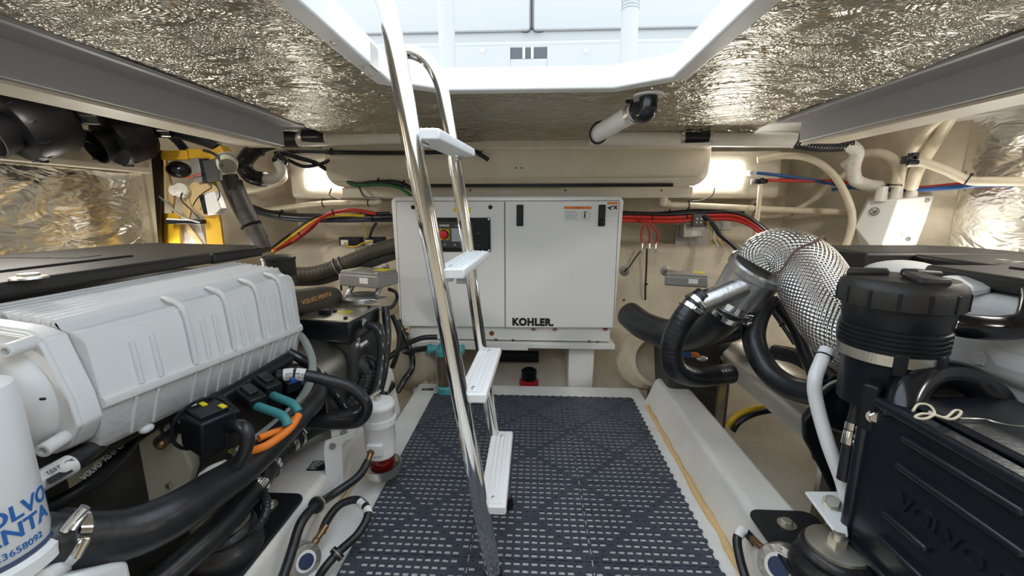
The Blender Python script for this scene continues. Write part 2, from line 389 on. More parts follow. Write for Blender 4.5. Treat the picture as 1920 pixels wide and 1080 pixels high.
# ceiling: foil panel with the hatch opening
ZC = 1.30
HX0, HX1, HY0, HY1 = -.425, .395, -.55, 1.405     # hatch opening
inner = [(HX0, HY0), (HX1, HY0), (HX1, HY1-.10), (HX1-.15, HY1), (HX0+.15, HY1), (HX0, HY1-.10)]
outer = [(HX0-.05, HY0-.05), (HX1+.05, HY0-.05), (HX1+.05, HY1-.08), (HX1-.13, HY1+.045), (HX0+.13, HY1+.045), (HX0-.05, HY1-.08)]
b = MB(); n = 6
z0, z1 = ZC-.014, ZC+.055
b.v = [V((x, y, z0)) for x, y in outer]+[V((x, y, z0)) for x, y in inner]+[V((x, y, z1)) for x, y in inner]+[V((x, y, z1)) for x, y in outer]
for i in range(n):
    j = (i+1) % n
    b.f += [(i+n, j+n, j, i), (i+2*n, j+2*n, j+n, i+n), (i+3*n, j+3*n, j+2*n, i+2*n), (i, j, j+3*n, i+3*n)]
hf = struct(b.build('trim_4', GENW, bevel=.006, seg=3), 'white moulded hatch coaming')
for y in (1.0, 1.16, 1.22, .8): q = MB(); bolt(q, (HX0-.028, y, z0), (0, 0, -1), .007, .006); q.build('screw', STEEL, hf)
def ceilpanel(x0, x1, y0, y1, nx, ny, b):
    o = len(b.v)
    for j in range(ny+1):
        for i in range(nx+1):
            x = x0+(x1-x0)*i/nx; y = y0+(y1-y0)*j/ny
            z = ZC-.010*max(0, math.sin(x*7.3+y*2.1)*math.sin(y*5.7-x*3))
            if y > 2.1: z -= (y-2.1)**2*1.2
            b.v.append(V((x, y, z)))
    for j in range(ny):
        for i in range(nx):
            a = o+j*(nx+1)+i; b.f.append((a, a+nx+1, a+nx+2, a+1))
b = MB()
ceilpanel(-1.08, HX0-.05, -1.2, 2.27, 16, 60, b); ceilpanel(HX1+.05, 1.08, -1.2, 2.27, 16, 60, b)
ceilpanel(HX0-.05, HX1+.05, HY1+.045, 2.27, 20, 20, b); ceilpanel(HX0-.05, HX1+.05, -1.2, HY0-.05, 20, 10, b)
b.add([(HX0-.05, HY1-.08, ZC), (HX0-.05, HY1+.045, ZC), (HX0+.13, HY1+.045, ZC)], [(0, 1, 2)]); b.add([(HX1+.05, HY1-.08, ZC), (HX1-.13, HY1+.045, ZC), (HX1+.05, HY1+.045, ZC)], [(0, 1, 2)])
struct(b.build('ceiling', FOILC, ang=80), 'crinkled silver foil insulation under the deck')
# deck slab above
b = MB(); z0, z1 = ZC+.02, ZC+.055
for (x0, x1, y0, y1) in ((-2.1, HX0-.03, -1.25, 3.2), (HX1+.03, 2.1, -1.25, 3.2), (HX0-.03, HX1+.03, HY1+.03, 3.2), (HX0-.03, HX1+.03, -1.25, HY0-.03)):
    b.box((x0, y0, z0), (x1, y1, z1))
struct(b.build('deck', GENW), 'white deck moulding above the engine room')
# grey ceiling margins and beams
for sg, nm in ((-1, 'left'), (1, 'right')):
    x0, x1 = (1.06, 1.19)
    b = MB(); b.box((min(sg*x0, sg*x1), -1.2, ZC-.012), (max(sg*x0, sg*x1), 1.98, ZC-.002))
    struct(b.build('ceiling_margin_'+nm, GREYP), 'grey painted ceiling margin beside the foil')
    b = MB(); xs = sorted((sg*1.175, sg*1.20)); b.box((xs[0], -1.2, 1.206), (xs[1], 2.0, ZC))
    bm_ = struct(b.build('deck_beam_'+nm, GREYP, bevel=.004), 'grey painted deck beam running aft on the '+nm)
    b = MB(); xs = sorted((sg*1.20, sg*1.36)); b.box((xs[0], -1.2, 1.203), (xs[1], 2.02, 1.222)); b.build('beam_flange', CREAM, bm_, bevel=.003)
    b = MB(); xs = sorted((sg*1.198, sg*1.212)); b.box((xs[0], -1.2, 1.196), (xs[1], 2.02, 1.204)); b.build('beam_lip', CREAM, bm_)
# lamps on the outboard side of the beams
for sg in (-1, 1):
    for yy, nm in ((1.15, 'aft'), (-.1, 'added forward')):  # forward pair: unseen lamps added to light the front and the ceiling foil
        lo = V((sg*1.62, yy, 1.315)); t = T('bulkhead_lamp', 'flat deckhead lamp outboard of the %s beam, %s one' % ('left' if sg < 0 else 'right', nm), 'lamp', lo, 'deckhead lamps')
        b = MB(); b.cbox(lo, (.08, .30, .008)); b.build('lamp_housing', GENW, t, bevel=.002)
        b = MB(); b.cbox(lo-V((0, 0, .006)), (.06, .27, .004)); b.build('lamp_lens', LEDB, t)
        ld = bpy.data.lights.new('lamp_light', 'AREA'); ld.shape = 'RECTANGLE'; ld.size = .07; ld.size_y = .28; ld.energy = LAMP_W; ld.color = (1, .95, .86)
        lob = bpy.data.objects.new('lamp_light', ld); COL.objects.link(lob); lob.parent = t; lob.location = (0, 0, -.010)
for sg in (-1, 1):
    lo = V((sg*1.955, 1.90, .60)); t = T('hull_lamp', 'flat lamp on the %s hull side low behind the engine cover' % ('left' if sg < 0 else 'right'), 'lamp', lo, 'hull side lamps')
    b = MB(); b.cbox(lo+V((sg*.0325, 0, 0)), (.065, .26, .07)); b.build('lamp_housing', GENW, t, bevel=.002)
    b = MB(); b.cbox(lo-V((sg*.003, 0, 0)), (.005, .24, .055)); b.build('lamp_lens', LEDB, t)
    ld = bpy.data.lights.new('lamp_light', 'AREA'); ld.shape = 'RECTANGLE'; ld.size = .24; ld.size_y = .055; ld.energy = HULL_W; ld.color = (1, .95, .86)
    lob = bpy.data.objects.new('lamp_light', ld); COL.objects.link(lob); lob.parent = t; lob.location = (-sg*.014, 0, 0)
    d = V((-sg*.7, -.25, .65)); lob.rotation_euler = d.to_track_quat('-Z', 'Y').to_euler()
# cockpit above the hatch
YL = 2.25
t = T('cockpit_locker', 'white locker front standing on the deck seen through the hatch', 'locker', (0, YL+.2, ZC+.055))
ztop = A(990, 76, YL).z; zpan = A(990, 88, YL).z
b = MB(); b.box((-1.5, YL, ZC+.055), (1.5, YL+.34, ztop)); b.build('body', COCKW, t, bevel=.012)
xl, xr = A(957, 88, YL).x, A(1026, 88, YL).x; zb = A(990, 112, YL).z
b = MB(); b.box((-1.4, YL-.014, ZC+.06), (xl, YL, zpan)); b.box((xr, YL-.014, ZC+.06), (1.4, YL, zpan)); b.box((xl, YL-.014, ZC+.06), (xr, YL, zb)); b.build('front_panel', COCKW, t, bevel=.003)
b = MB(); b.box((xl, YL-.006, zb), (xr, YL-.001, zpan-.004)); rc = b.build('latch_recess', mat('recess_grey', (.07, .075, .085), .4), t)
for px in (982, 998):
    p = A(px, 100, YL-.02); b = MB(); b.box((p.x-.006, YL-.016, zb), (p.x+.006, YL-.004, zpan-.004)); b.build('latch_bar', STEEL, rc)
for px in (905, 1098):
    p = A(px, 95, YL-.014); b = MB(); b.lathe([(.011, 0), (.011, .004), (.006, .008)], p, (0, -1, 0), 14); b.build('snap_stud', CHROME, t)
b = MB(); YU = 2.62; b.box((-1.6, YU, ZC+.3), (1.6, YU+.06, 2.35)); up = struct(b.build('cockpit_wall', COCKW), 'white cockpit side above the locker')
zs = A(990, 60, YU).z
for (x0, x1, lb) in ((-1.5, A(994, 40, YU).x, 'a'), (A(1000, 40, YU).x, 1.5, 'b')):
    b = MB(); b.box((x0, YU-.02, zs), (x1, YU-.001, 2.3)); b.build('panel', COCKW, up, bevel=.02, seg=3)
b = MB(); b.tube([A(997, 56, YU-.02), A(997, 30, YU-.02), A(997, -30, YU-.02)], .004, 6); b.tube([A(978, 60, YU-.03), A(990, 60, YU-.03), A(997, 52, YU-.03), A(1004, 60, YU-.03), A(1018, 60, YU-.03)], .003, 6); b.build('black_cord', INK, up)
for px, lab, ring in ((839, 'white stanchion post above the hatch, left one behind the ladder', 0), (1177, 'white stanchion post above the hatch with grey rings near its top', 1)):
    p = A(px, 120, 1.75); t = T('stanchion_post', lab, 'post', (p.x, p.y, ZC+.055))
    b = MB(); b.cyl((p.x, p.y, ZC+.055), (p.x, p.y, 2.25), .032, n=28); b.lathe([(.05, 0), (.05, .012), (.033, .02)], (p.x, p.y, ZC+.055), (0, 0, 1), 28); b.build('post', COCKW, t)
    if ring:
        b = MB()
        for k in range(5): b.torus((p.x, p.y, A(1177, 12, 1.75).z+k*.011-.012), (0, 0, 1), .032, .002, 24, 6)
        b.build('grey_rings', INKG, t)

# ------------------------------------------------------------------ walkway mat: interlocking perforated tiles
TS = .330; NC = 14; TH = .0015
def tile_mesh():
    vs, fs = [], []
    p = (TS-.0035)/NC; zt, zb = .0, -TH
    def quad(a, b_, c, d): o = len(vs); vs.extend((a, b_, c, d)); fs.append((o, o+1, o+2, o+3))
    for i in range(NC):
        for j in range(NC):
            x0, y0 = i*p, j*p; x1, y1 = x0+p, y0+p
            dg = (i == j or i+j == NC-1)
            hx, hy = (.0078, .0055) if not dg else (.0035, .0035)
            cx, cy = (x0+x1)/2, (y0+y1)/2
            a, c = (cx-hx, cy-hy), (cx+hx, cy+hy)
            O = [(x0, y0, zt), (x1, y0, zt), (x1, y1, zt), (x0, y1, zt)]; I = [(a[0], a[1], zt), (c[0], a[1], zt), (c[0], c[1], zt), (a[0], c[1], zt)]
            B = [(q[0], q[1], zb) for q in I]
            for k in range(4):
                l = (k+1) % 4; quad(O[k], O[l], I[l], I[k]); quad(I[k], I[l], B[l], B[k])
            if dg: quad(*B)
    L = NC*p
    for (q, r) in (((0, 0), (L, 0)), ((L, 0), (L, L)), ((L, L), (0, L)), ((0, L), (0, 0))):
        quad((q[0], q[1], -.0055), (r[0], r[1], -.0055), (r[0], r[1], zt), (q[0], q[1], zt))
    # interlocking loops on two sides
    for k in range(9):
        c = (k+.5)*L/9
        for ax in (0, 1):
            o = len(vs); m = 10
            for zz in (-.0055, -.0005):
                for s_ in range(m):
                    a_ = 2*PI*s_/m; u, v = L+.001+.0065*math.cos(a_), c+.0065*math.sin(a_)
                    vs.append((u, v, zz) if ax == 0 else (v, u, zz))
            fs.append(tuple(range(o+m, o+2*m)) if ax == 0 else tuple(range(o+2*m-1, o+m-1, -1)))
            for s_ in range(m): fs.append((o+s_, o+(s_+1) % m, o+m+(s_+1) % m, o+m+s_))
    me = bpy.data.meshes.new('mat_tile'); me.from_pydata(vs, [], fs); me.materials.append(MATBL); me.update(); return me
tm = tile_mesh()
mt = T('floor_mat', 'blue grey perforated plastic tile mat covering the walkway floor', 'mat', (0, 1.0, FZ))
for r in range(5):
    for c in range(3):
        o = bpy.data.objects.new('mat_tile', tm); COL.objects.link(o); o.parent = mt
        o.location = V((-.493+c*TS, 1.945-(r+1)*TS, 0))-V((0, 1.0, FZ))

# ------------------------------------------------------------------ boarding ladder
NY_, FY = .86, 1.17
def nr(t): # near rail: t 0 bottom, 1 top (through the hatch)
    return A(925, 1075, NY_).lerp(A(735, 60, NY_), t)
lad = T('boarding_ladder', 'polished stainless ladder with white treads leaning into the hatch', 'ladder', (nr(0).x, (NY_+FY)/2, 0))
p0 = nr(0); p1 = nr(1); d = (p0-p1).normalized(); foot = p0+d*((p0.z-.004)/-d.z)
top = [p1, p1+V((-.02, 0, .07)), p1+V((-.07, 0, .115)), p1+V((-.13, 0, .12))]
b = MB(); b.tube([foot, p0, nr(.25), nr(.5), nr(.75), nr(.92)]+top, .0195, 24, 8); b.build('rail', CHROME, lad, ang=60)
ffoot = AZ(951, 948, .004); FYf = ffoot.y
fpts = [ffoot, A(924, 800, FY), A(895, 600, FY), A(872, 430, FY), A(851, 290, FY), A(838, 215, FY), A(825, 155, FY), A(805, 118, FY), A(780, 100, FY), A(755, 96, FY), A(735, 96, FY)]
b = MB(); b.tube(fpts, .0175, 24, 8); b.build('rail', CHROME, lad, ang=60)
b = MB(); b.cyl(foot-V((0, 0, .002)), foot+(p0-foot).normalized()*.05, .0225, n=20); b.build('foot_cap', BLK, lad)
b = MB(); b.cyl(ffoot-V((0, 0, .002)), ffoot+(fpts[1]-ffoot).normalized()*.03, .021, n=20); b.build('foot_cap', BLK, lad)
b = MB(); hb = A(722, 98, FY); b.box((HX0-.004, hb.y-.03, hb.z-.04), (HX0+.004, hb.y+.03, hb.z+.02)); b.build('hook_bracket', STEEL, lad, bevel=.002)
def railpt(pts, z):
    path = catmull(pts, 20)
    return min(path, key=lambda q: abs(q.z-z) + (1 if q.z > 1.26 else 0))
npth = [foot, nr(.25), nr(.5), nr(.75), nr(1)]
for k, (pn, pf) in enumerate((((792, 245), (846, 283)), ((850, 512), (880, 480)), ((885, 752), (902, 655)), ((925, 955), (930, 820)))):
    zf = A(pf[0], pf[1], FY).z; zn = A(pn[0], pn[1], NY_).z; z = (zf+zn)/2
    a = railpt(npth, z); c = railpt(fpts, z)
    for q in (a, c): q.x += .022
    ex = V((1, 0, 0)); W = .062
    a2, c2 = a.copy(), c.copy(); a2.y += .004; c2.y += .014
    # channel tread, tilted with the ladder
    def sec(p): return [p+V((-.030, 0, -.012)), p+V((.034, 0, -.012)), p+V((.036, 0, -.002)), p+V((.034, 0, .010)), p+V((-.030, 0, .010)), p+V((-.032, 0, 0))]
    b = MB(); b.loft([sec(a2), sec(c2)]); tr = b.build('tread', TREAD, lad, bevel=.003)
    b = MB()
    for g in (-.018, -.006, .006, .018):
        u = [a2+V((g-.003, .01, .0105)), a2+V((g+.003, .01, .0105)), c2+V((g+.003, -.01, .0105)), c2+V((g-.003, -.01, .0105))]
        b.prism3(u, (0, 0, .0018))
    b.build('grip_ridges', TREAD, tr)
    for q in (a2+V((.002, .03, .0115)), c2+V((.002, -.03, .0115))): b = MB(); bolt(b, q, (0, 0, 1), .0045, .003); b.build('screw', STEEL, tr)
    b = MB(); b.cyl(a+V((-.02, 0, -.006)), a2+V((0, .03, -.014)), .010, n=12); b.build('weld_stub', CHROME, tr)
    b = MB(); b.cyl(c+V((-.02, 0, -.006)), c2+V((0, -.03, -.014)), .010, n=12); b.build('weld_stub', CHROME, tr)

# ------------------------------------------------------------------ generator
YG = 2.10
gen = T('generator', 'white cabinet marine generator with black KOHLER lettering below the aft ledge', 'generator', (-.135, 2.36, .30))
gen['label'] = 'large white generator cabinet with control panel and black lettering'
xl0, xr0, xl1, xr1 = -.702, .425, -.716, .442
def gsec(y, e):
    zb, zt = .304+e, .978-e; r = .035; L = []
    for (cx, cz, a0) in ((xr0-r-e, zb+.006, -PI/2), (xr1-r-e, zt-r, 0), (xl1+r+e, zt-r, PI/2), (xl0+r+e, zb+.006, PI)):
        rr = r if cz > .6 else .006
        for k in range(6):
            a = a0+PI/2*k/5; L.append((cx+(r if cz < .6 else rr)*math.cos(a) if cz > .6 else cx+(r-.006)*(1 if cx > 0 else -1)+.006*math.cos(a), y, cz+rr*math.sin(a)))
    return L
b = MB(); b.loft([gsec(YG, .012), gsec(YG+.003, .005), gsec(YG+.012, 0), gsec(2.66, 0)]); b.build('cabinet', GENW, gen, ang=30)
def gp(px, py, y=YG): return A(px, py, y)
def slab(mb, pxs, y0, y1):
    P = [gp(*q) for q in pxs]; mb.add([V((p.x, y0, p.z)) for p in P]+[V((p.x, y1, p.z)) for p in P], [(0, 1, 2, 3), (7, 6, 5, 4)]+[(i+4, (i+1) % 4+4, (i+1) % 4, i) for i in range(4)]); return mb
b = MB(); slab(b, [(743, 378), (945, 378), (946.5, 613), (754, 611)][::-1], YG-.003, YG+.004); pl = b.build('service_panel', GENW, gen, bevel=.0015)
b = MB(); slab(b, [(947.5, 378), (1160, 377), (1149, 614), (948.5, 613.5)][::-1], YG-.003, YG+.004); pr = b.build('service_panel', GENW, gen, bevel=.0015)
b = MB()
for q in ([(742, 376.6), (1161, 375.6), (1161, 377), (743, 378)], [(945.2, 378), (947.4, 378), (948.4, 613), (946.6, 613)], [(742, 377), (743.2, 377), (754.2, 611), (752.8, 611)], [(1160, 377), (1161.4, 377), (1150.4, 614), (1149, 614)]):
    slab(b, q[::-1], YG-.0012, YG+.001)
b.build('panel_gap', mat('gap_grey', (.22, .22, .23), .6), gen)
for px in (774.5, 919.5):
    b = MB(); b.lathe([(.0105, 0), (.0105, .004), (.008, .006)], gp(px, 388.5, YG-.003), (0, -1, 0), 20); b.lathe([(.004, .006), (.004, .008)], gp(px, 388.5, YG-.003), (0, -1, 0), 8); b.build('turn_fastener', BLK, pl)
for px in (975, 1128):
    c = gp(px, 404, YG); b = MB(); b.cbox(c+V((0, -.006, 0)), (.034, .012, .104)); lt = b.build('latch', BLK, pr, bevel=.003)
    b = MB(); b.cbox(c+V((0, -.014, .014)), (.024, .006, .060)); b.lathe([(.010, 0), (.010, .006), (.006, .009)], c+V((0, -.011, -.034)), (0, -1, 0), 16); b.build('latch_lever', BLKGLOSS, lt, bevel=.001)
# control panel
cp0, cp1 = gp(813, 408), gp(920.5, 472); cw = cp1.x-cp0.x; ch = cp0.z-cp1.z; cx, cz = (cp0.x+cp1.x)/2, (cp0.z+cp1.z)/2
b = MB(); b.box((cp0.x, YG-.014, cp1.z), (cp1.x, YG, cp0.z)); cpn = b.build('control_panel', BLK, pl, bevel=.006, seg=3)
b = MB(); b.box((cp0.x+.014, YG-.019, cp1.z+.020), (cp1.x-.016, YG-.012, cp0.z-.018)); b.build('panel_face', mat('panel_face_grey', (.045, .047, .052), .4), cpn, bevel=.003)
for sx_ in (cp0.x+.008, cp1.x-.008):
    for sz_ in (cp0.z-.008, cp1.z+.008): b = MB(); b.lathe([(.0055, 0), (.0055, .002), (.003, .0035)], (sx_, YG-.014, sz_), (0, -1, 0), 12); b.build('screw', CHROME, cpn)
e = gp(832.5, 439.5, YG-.019); h_ = .024
b = MB(); b.cbox((e.x, YG-.0195, e.z), (.056, .002, .056)); es = b.build('stop_plate', STICKY, cpn)
b = MB()
for k in range(-4, 5):
    for (sx_, sz_) in ((0, 0),):
        o_ = k*.0105; M_ = Matrix.Rotation(PI/4, 3, 'Y'); L_ = .076-abs(o_)*2
        if L_ > .006: b.cbox((e.x+o_*.707, YG-.0208, e.z+o_*.707), (.0045, .0008, min(L_, .07)), Matrix.Rotation(-PI/4, 3, 'Y'))
b.build('hazard_stripes', INK, es)
b = MB(); b.lathe([(.0245, 0), (.0245, .003)], (e.x, YG-.0212, e.z), (0, -1, 0), 24); b.build('button_ring', BLK, es)
b = MB(); b.lathe([(.013, 0), (.013, .010), (.021, .012), (.022, .017), (.019, .022), (.010, .024)], (e.x, YG-.022, e.z), (0, -1, 0), 24); b.build('stop_button', REDBTN, cpn)
s0, s1 = gp(846, 428, YG-.019), gp(884, 453, YG-.019)
b = MB(); b.box((s0.x, YG-.0205, s1.z), (s1.x, YG-.018, s0.z)); b.build('display', SCREEN, cpn, bevel=.001)
k0, k1 = gp(886, 416, YG-.019), gp(915, 467, YG-.019)
b = MB(); b.box((k0.x, YG-.022, k1.z), (k1.x, YG-.018, k0.z)); kp = b.build('switch_plate', BLK, cpn, bevel=.003)
kc = gp(896.5, 439, YG-.022); b = MB(); b.lathe([(.014, 0), (.014, .004), (.0105, .006), (.010, .018), (.008, .019)], kc, (0, -1, 0), 20); b.build('rotary_knob', BLKGLOSS, kp)
kc2 = gp(897, 460, YG-.022); b = MB(); b.cbox(kc2+V((0, -.002, 0)), (.030, .005, .014)); b.build('rocker_switch', BLKGLOSS, kp, bevel=.001)
for px, cl in ((834, INKW), (853, INKW), (866, GRN)):
    b = MB(); q = gp(px, 459, YG-.0195); b.lathe([(.007, 0), (.007, .002)], q, (0, -1, 0), 14); b.build('key_button', BLKGLOSS, cpn); b = MB(); b.torus(q+V((0, -.002, 0)), (0, -1, 0), .004, .0008, 14, 5); b.build('key_mark', cl, cpn)
text('lettering', 'KOHLER', .013, INKW, gp(824, 424.5, YG-.0196), (1, 0, 0), (0, 0, 1), cpn, offset=.0004)
text('lettering', 'Generator', .008, INKW, gp(853, 424, YG-.0196), (1, 0, 0), (0, 0, 1), cpn)
t_ = text('lettering', 'KOHLER.', .0525, INK, gp(960.5, 609.5, YG-.0034), (1, 0, 0), (0, 0, 1), pr, offset=.0034, sx=.93, space=1.12)
t_['label'] = 'black maker lettering'
def sticker(name, x0, y0, x1, y1, m, par, y=YG-.0034, lab=None):
    a, c = gp(x0, y0, y), gp(x1, y1, y); b = MB(); b.box((a.x, y-.0006, c.z), (c.x, y, a.z)); o = b.build(name, m, par)
    if lab: o['label'] = lab
    return o
st = sticker('warning_label', 1057, 385, 1110, 416, STICK, pr, lab='white warning label with orange bar'); sticker('label_bar', 1058, 387, 1109, 392, STICKO, st, YG-.0042)
text('lettering', 'WARNING', .008, INK, gp(1075, 391.2, YG-.005), (1, 0, 0), (0, 0, 1), st)
for k, tx in enumerate(('Hazardous voltage.', 'Moving parts. Can cause', 'severe injury or death.', 'Operate only when', 'all guards are in place.')): text('lettering', tx, .0068, INK, gp(1060, 397.5+k*3.4, YG-.0042), (1, 0, 0), (0, 0, 1), st)
b = MB(); b.torus(gp(1098, 404, YG-.0042), (0, -1, 0), .020, .0008, 20, 5); b.box(gp(1095, 409, YG-.005), gp(1098, 400, YG-.0042)); b.lathe([(.004, 0), (.004, .001)], gp(1097, 398, YG-.004), (0, -1, 0), 10); b.build('pictogram', INK, st)
st = sticker('warning_label', 1138, 378, 1159, 407, STICK, pr, lab='small white pictogram label with orange bar'); sticker('label_bar', 1139, 379, 1158, 383, STICKO, st, YG-.0042)
b = MB()
for (px, py, an) in ((1143, 391, .6), (1154, 389, .8), (1154, 389, -.8), (1146, 388, -.5)): b.cbox(gp(px, py, YG-.0046), (.022, .0008, .006), Matrix.Rotation(an, 3, 'Y'))
b.build('pictogram', INK, st)
st = sticker('yellow_label', 850, 389.5, 883, 398, STICKY, pl, lab='small yellow label above the control panel')
st = sticker('rating_plate', 855, 497, 879, 532, INKG, pl, lab='grey rating plate below the control panel')
for k in range(6): text('lettering', 'MODEL 24EFOZD'[k:], .007, INKW if k % 2 else INK, gp(857, 503+k*5.2, YG-.0042), (1, 0, 0), (0, 0, 1), st)
# generator support
t = T('equipment_shelf', 'rust spotted white tray and shelf carrying the generator', 'shelf', (-.1, 2.3, FZ))
a, c = gp(768, 621, 2.115), gp(1143, 641, 2.115); b = MB(); b.box((a.x, 2.115, c.z), (c.x, 2.62, .304)); tr = b.build('tray', GEL, t, bevel=.004)
a, c = gp(786, 641, 2.085), gp(1153, 656, 2.085); zsh = c.z; b = MB(); b.box((a.x-.02, 2.085, c.z), (c.x, 2.60, a.z)); b.build('shelf', GEL, t, bevel=.003)
a, c = gp(820, 640, 2.075), gp(990, 657, 2.075); b = MB(); b.box((a.x-.05, 2.072, c.z), (c.x, 2.085, a.z)); b.build('shelf_edge', GEL, t, bevel=.002)
for (x0, x1) in ((1067, 1112), (770, 800)):
    a, c = gp(x0, 656, 2.12), gp(x1, 722, 2.12); b = MB(); b.box((a.x, 2.12, FZ-.12), (c.x, 2.56, zsh)); b.build('leg', GEL, t, bevel=.008)
for (px, py, r) in ((922, 625, .014), (930, 637, .008), (962, 638, .008), (1105, 640, .007), (1120, 641, .007), (905, 622, .006)):
    b = MB(); b.lathe([(r, 0), (r*.9, .0012)], gp(px, py, 2.1145), (0, -1, 0), 9); b.build('rust_spot', RUST, tr)
for px in (760, 895, 1000, 1040, 1135): b = MB(); b.cbox(gp(px, 617.5, 2.108), (.022, .012, .006)); b.build('cabinet_clip', RUST, tr)
b = MB(); a, c = gp(930, 660, 2.3), gp(1010, 680, 2.3); b.box((a.x, 2.3, c.z), (c.x, 2.33, a.z)); tag(b.build('dark_box', BLK, bevel=.004), 'flat black box fixed under the generator shelf', 'box')
b = MB(); b.box((-.60, 2.40, -.12), (.33, 2.42, .22)); tag(b.build('shade_board', mat('painted_shade', (.10, .095, .085), .7)), 'dark board added to paint the shade under the generator shelf', 'board')  # added panel, its dark colour paints the shade below the shelf
pp = gp(992, 708, 2.25); t = T('bilge_pump', 'small bilge pump with red base in the dark space under the generator', 'pump', pp-V((0, 0, .06)))
b = MB(); b.lathe([(.055, -.06), (.055, -.015), (.045, -.01)], pp, (0, 0, 1), 18); b.build('pump_base', REDBTN, t); b = MB(); b.lathe([(.042, -.012), (.044, .045), (.03, .055)], pp, (0, 0, 1), 18); b.build('pump_motor', BLK, t)

# ------------------------------------------------------------------ fittings on the aft wall
# long white tank over the generator
t = T('holding_tank', 'long cream white rounded tank above the generator', 'tank', (-.1, 2.48, 1.03))
x0, x1 = A(608, 310, 2.38).x, A(1332, 310, 2.38).x
def tsec(y, e):
    zb, zt = A(1000, 350, 2.38).z+e, 1.275; L = []
    for (px, pz, r, a0) in ((x1-e, zb, .10, -PI/2), (x1-e, zt, .02, 0), (x0+e, zt, .02, PI/2), (x0+e, zb, .10, PI)):
        sx_ = 1 if px > 0 else -1; sz_ = 1 if pz > 1.15 else -1; c = (px-sx_*r, pz-sz_*r)
        for k in range(7): L.append((c[0]+r*math.cos(a0+PI/2*k/6), y, c[1]+r*math.sin(a0+PI/2*k/6)))
    return L
b = MB(); b.loft([tsec(2.365, .03), tsec(2.37, .012), tsec(2.385, 0), tsec(2.66, 0)]); b.build('tank_body', CREAM, t, ang=40)
b = MB(); a = A(1000, 336, 2.36).z; b.box((x0+.04, 2.352, a-.006), (x1-.04, 2.366, a+.004)); b.build('seam_ridge', CREAM, t, bevel=.003)
b = MB(); a = A(1000, 280, 2.36).z; b.box((x0+.02, 2.33, a-.004), (x1-.02, 2.37, 1.285)); b.build('top_flange', CREAM, t, bevel=.012, seg=3)
for px in (968, 978): b = MB(); bolt(b, A(px, 315, 2.364), (0, -1, 0), .005, .004); b.build('bolt', BLK, t)
b = MB(); a, c = A(800, 345, 2.36), A(1262, 350, 2.36); b.box((a.x, 2.36, c.z), (c.x, 2.375, a.z)); b.build('black_gasket', BLK, t)
# cream ledge under the tank
b = MB(); a, c = A(640, 351, 2.42), A(1300, 364, 2.42); b.box((a.x, 2.42, c.z-.02), (c.x, 2.70, a.z)); le = struct(b.build('trim_5', CREAM, bevel=.008, seg=3), 'cream ledge behind the generator top')
for px in (882, 1060, 1240): b = MB(); bolt(b, A(px, 357, 2.42), (0, -1, 0), .006, .004); b.build('bolt', RUST, le)
# moulded lamp boxes with glowing panels
for side, (bx0, by0, bx1, by1), (lx0, ly0, lx1, ly1) in (('left', (538, 296, 705, 372), (572, 318, 662, 352)), ('right', (1285, 290, 1462, 372), (1297, 306, 1389, 352))):
    YM = 2.46; a, c = A(bx0, by0, YM), A(bx1, by1, YM)
    t = T('moulded_lamp_box', 'cream moulded box with glowing light panel %s of the generator' % side, 'lamp', ((a.x+c.x)/2, 2.58, c.z))
    b = MB(); b.box((a.x, YM, c.z), (c.x, 2.705, a.z+.02)); b.build('box_moulding', CREAM, t, bevel=.028, seg=4)
    a, c = A(lx0, ly0, YM-.012), A(lx1, ly1, YM-.012); b = MB(); b.box((a.x, YM-.012, c.z), (c.x, YM+.002, a.z)); pn = b.build('light_panel', LEDP, t, bevel=.002)
    for px in (lx0+3, lx1-3):
        for py in (ly0+4, ly1-4): b = MB(); q = A(px, py, YM-.012); b.lathe([(.006, 0), (.004, .004)], q, (0, -1, 0), 10); b.build('screw', STEEL, pn)
# deckhead drain pipes
YP = 2.22
hose('drain_pipe', 'white drain pipe with black tee under the deck left of the ladder', 'pipe', [(528, 263, YP), (560, 262, YP), (660, 259, YP), (752, 256, YP)], .035, WPLAST, 'deck drain pipes')
t = bpy.data.objects['drain_pipe']
def tee(px, py, par):
    p = A(px, py, YP); b = MB(); b.cyl(p-V((.058, 0, 0)), p+V((.058, 0, 0)), .0395, n=24); b.cyl(p, (p.x, p.y, ZC), .026, n=20); b.lathe([(.034, .045), (.034, .062)], p, (0, 0, 1), 20); b.build('black_tee', BLKGLOSS, par)
    for s_ in (-1, 1):
        b = MB(); c = p+V((s_*.068, 0, 0)); b.lathe([(.0365, -.008), (.040, -.008), (.040, .008), (.0365, .008)], c, (1, 0, 0), 24); b.build('hose_clamp', STEEL, par)
tee(592, 258, t)
o = hose('drain_pipe', 'white drain pipe with black tee under the deck right of the ladder', 'pipe', [(1105, 259, YP), (1200, 260, YP), (1300, 261, YP), (1400, 262, YP), (1492, 263, YP)], .035, WPLAST, 'deck drain pipes'); tee(1303, 258, o)
hose('elbow_hose', 'thick black elbow hose curling down from the left drain pipe', 'hose', [(560, 262, YP), (525, 262, YP), (485, 275, YP), (458, 305, YP), (470, 330, YP), (498, 337, YP)], .040, RUB, rib=.015, pitch=.02, ties=(.42,))
hose('white_elbow_pipe', 'short white pipe joining the black elbow hose on the left', 'pipe', [(488, 336, YP), (515, 334, YP), (528, 322, YP+.02), (522, 305, YP+.03)], .026, WPLAST)
hose('drain_elbow_hose', 'black corrugated hose at the right end of the drain pipe', 'hose', [(1488, 264, YP), (1530, 270, YP), (1565, 270, YP), (1598, 268, YP-.02)], .037, RUB, rib=.03, pitch=.014)
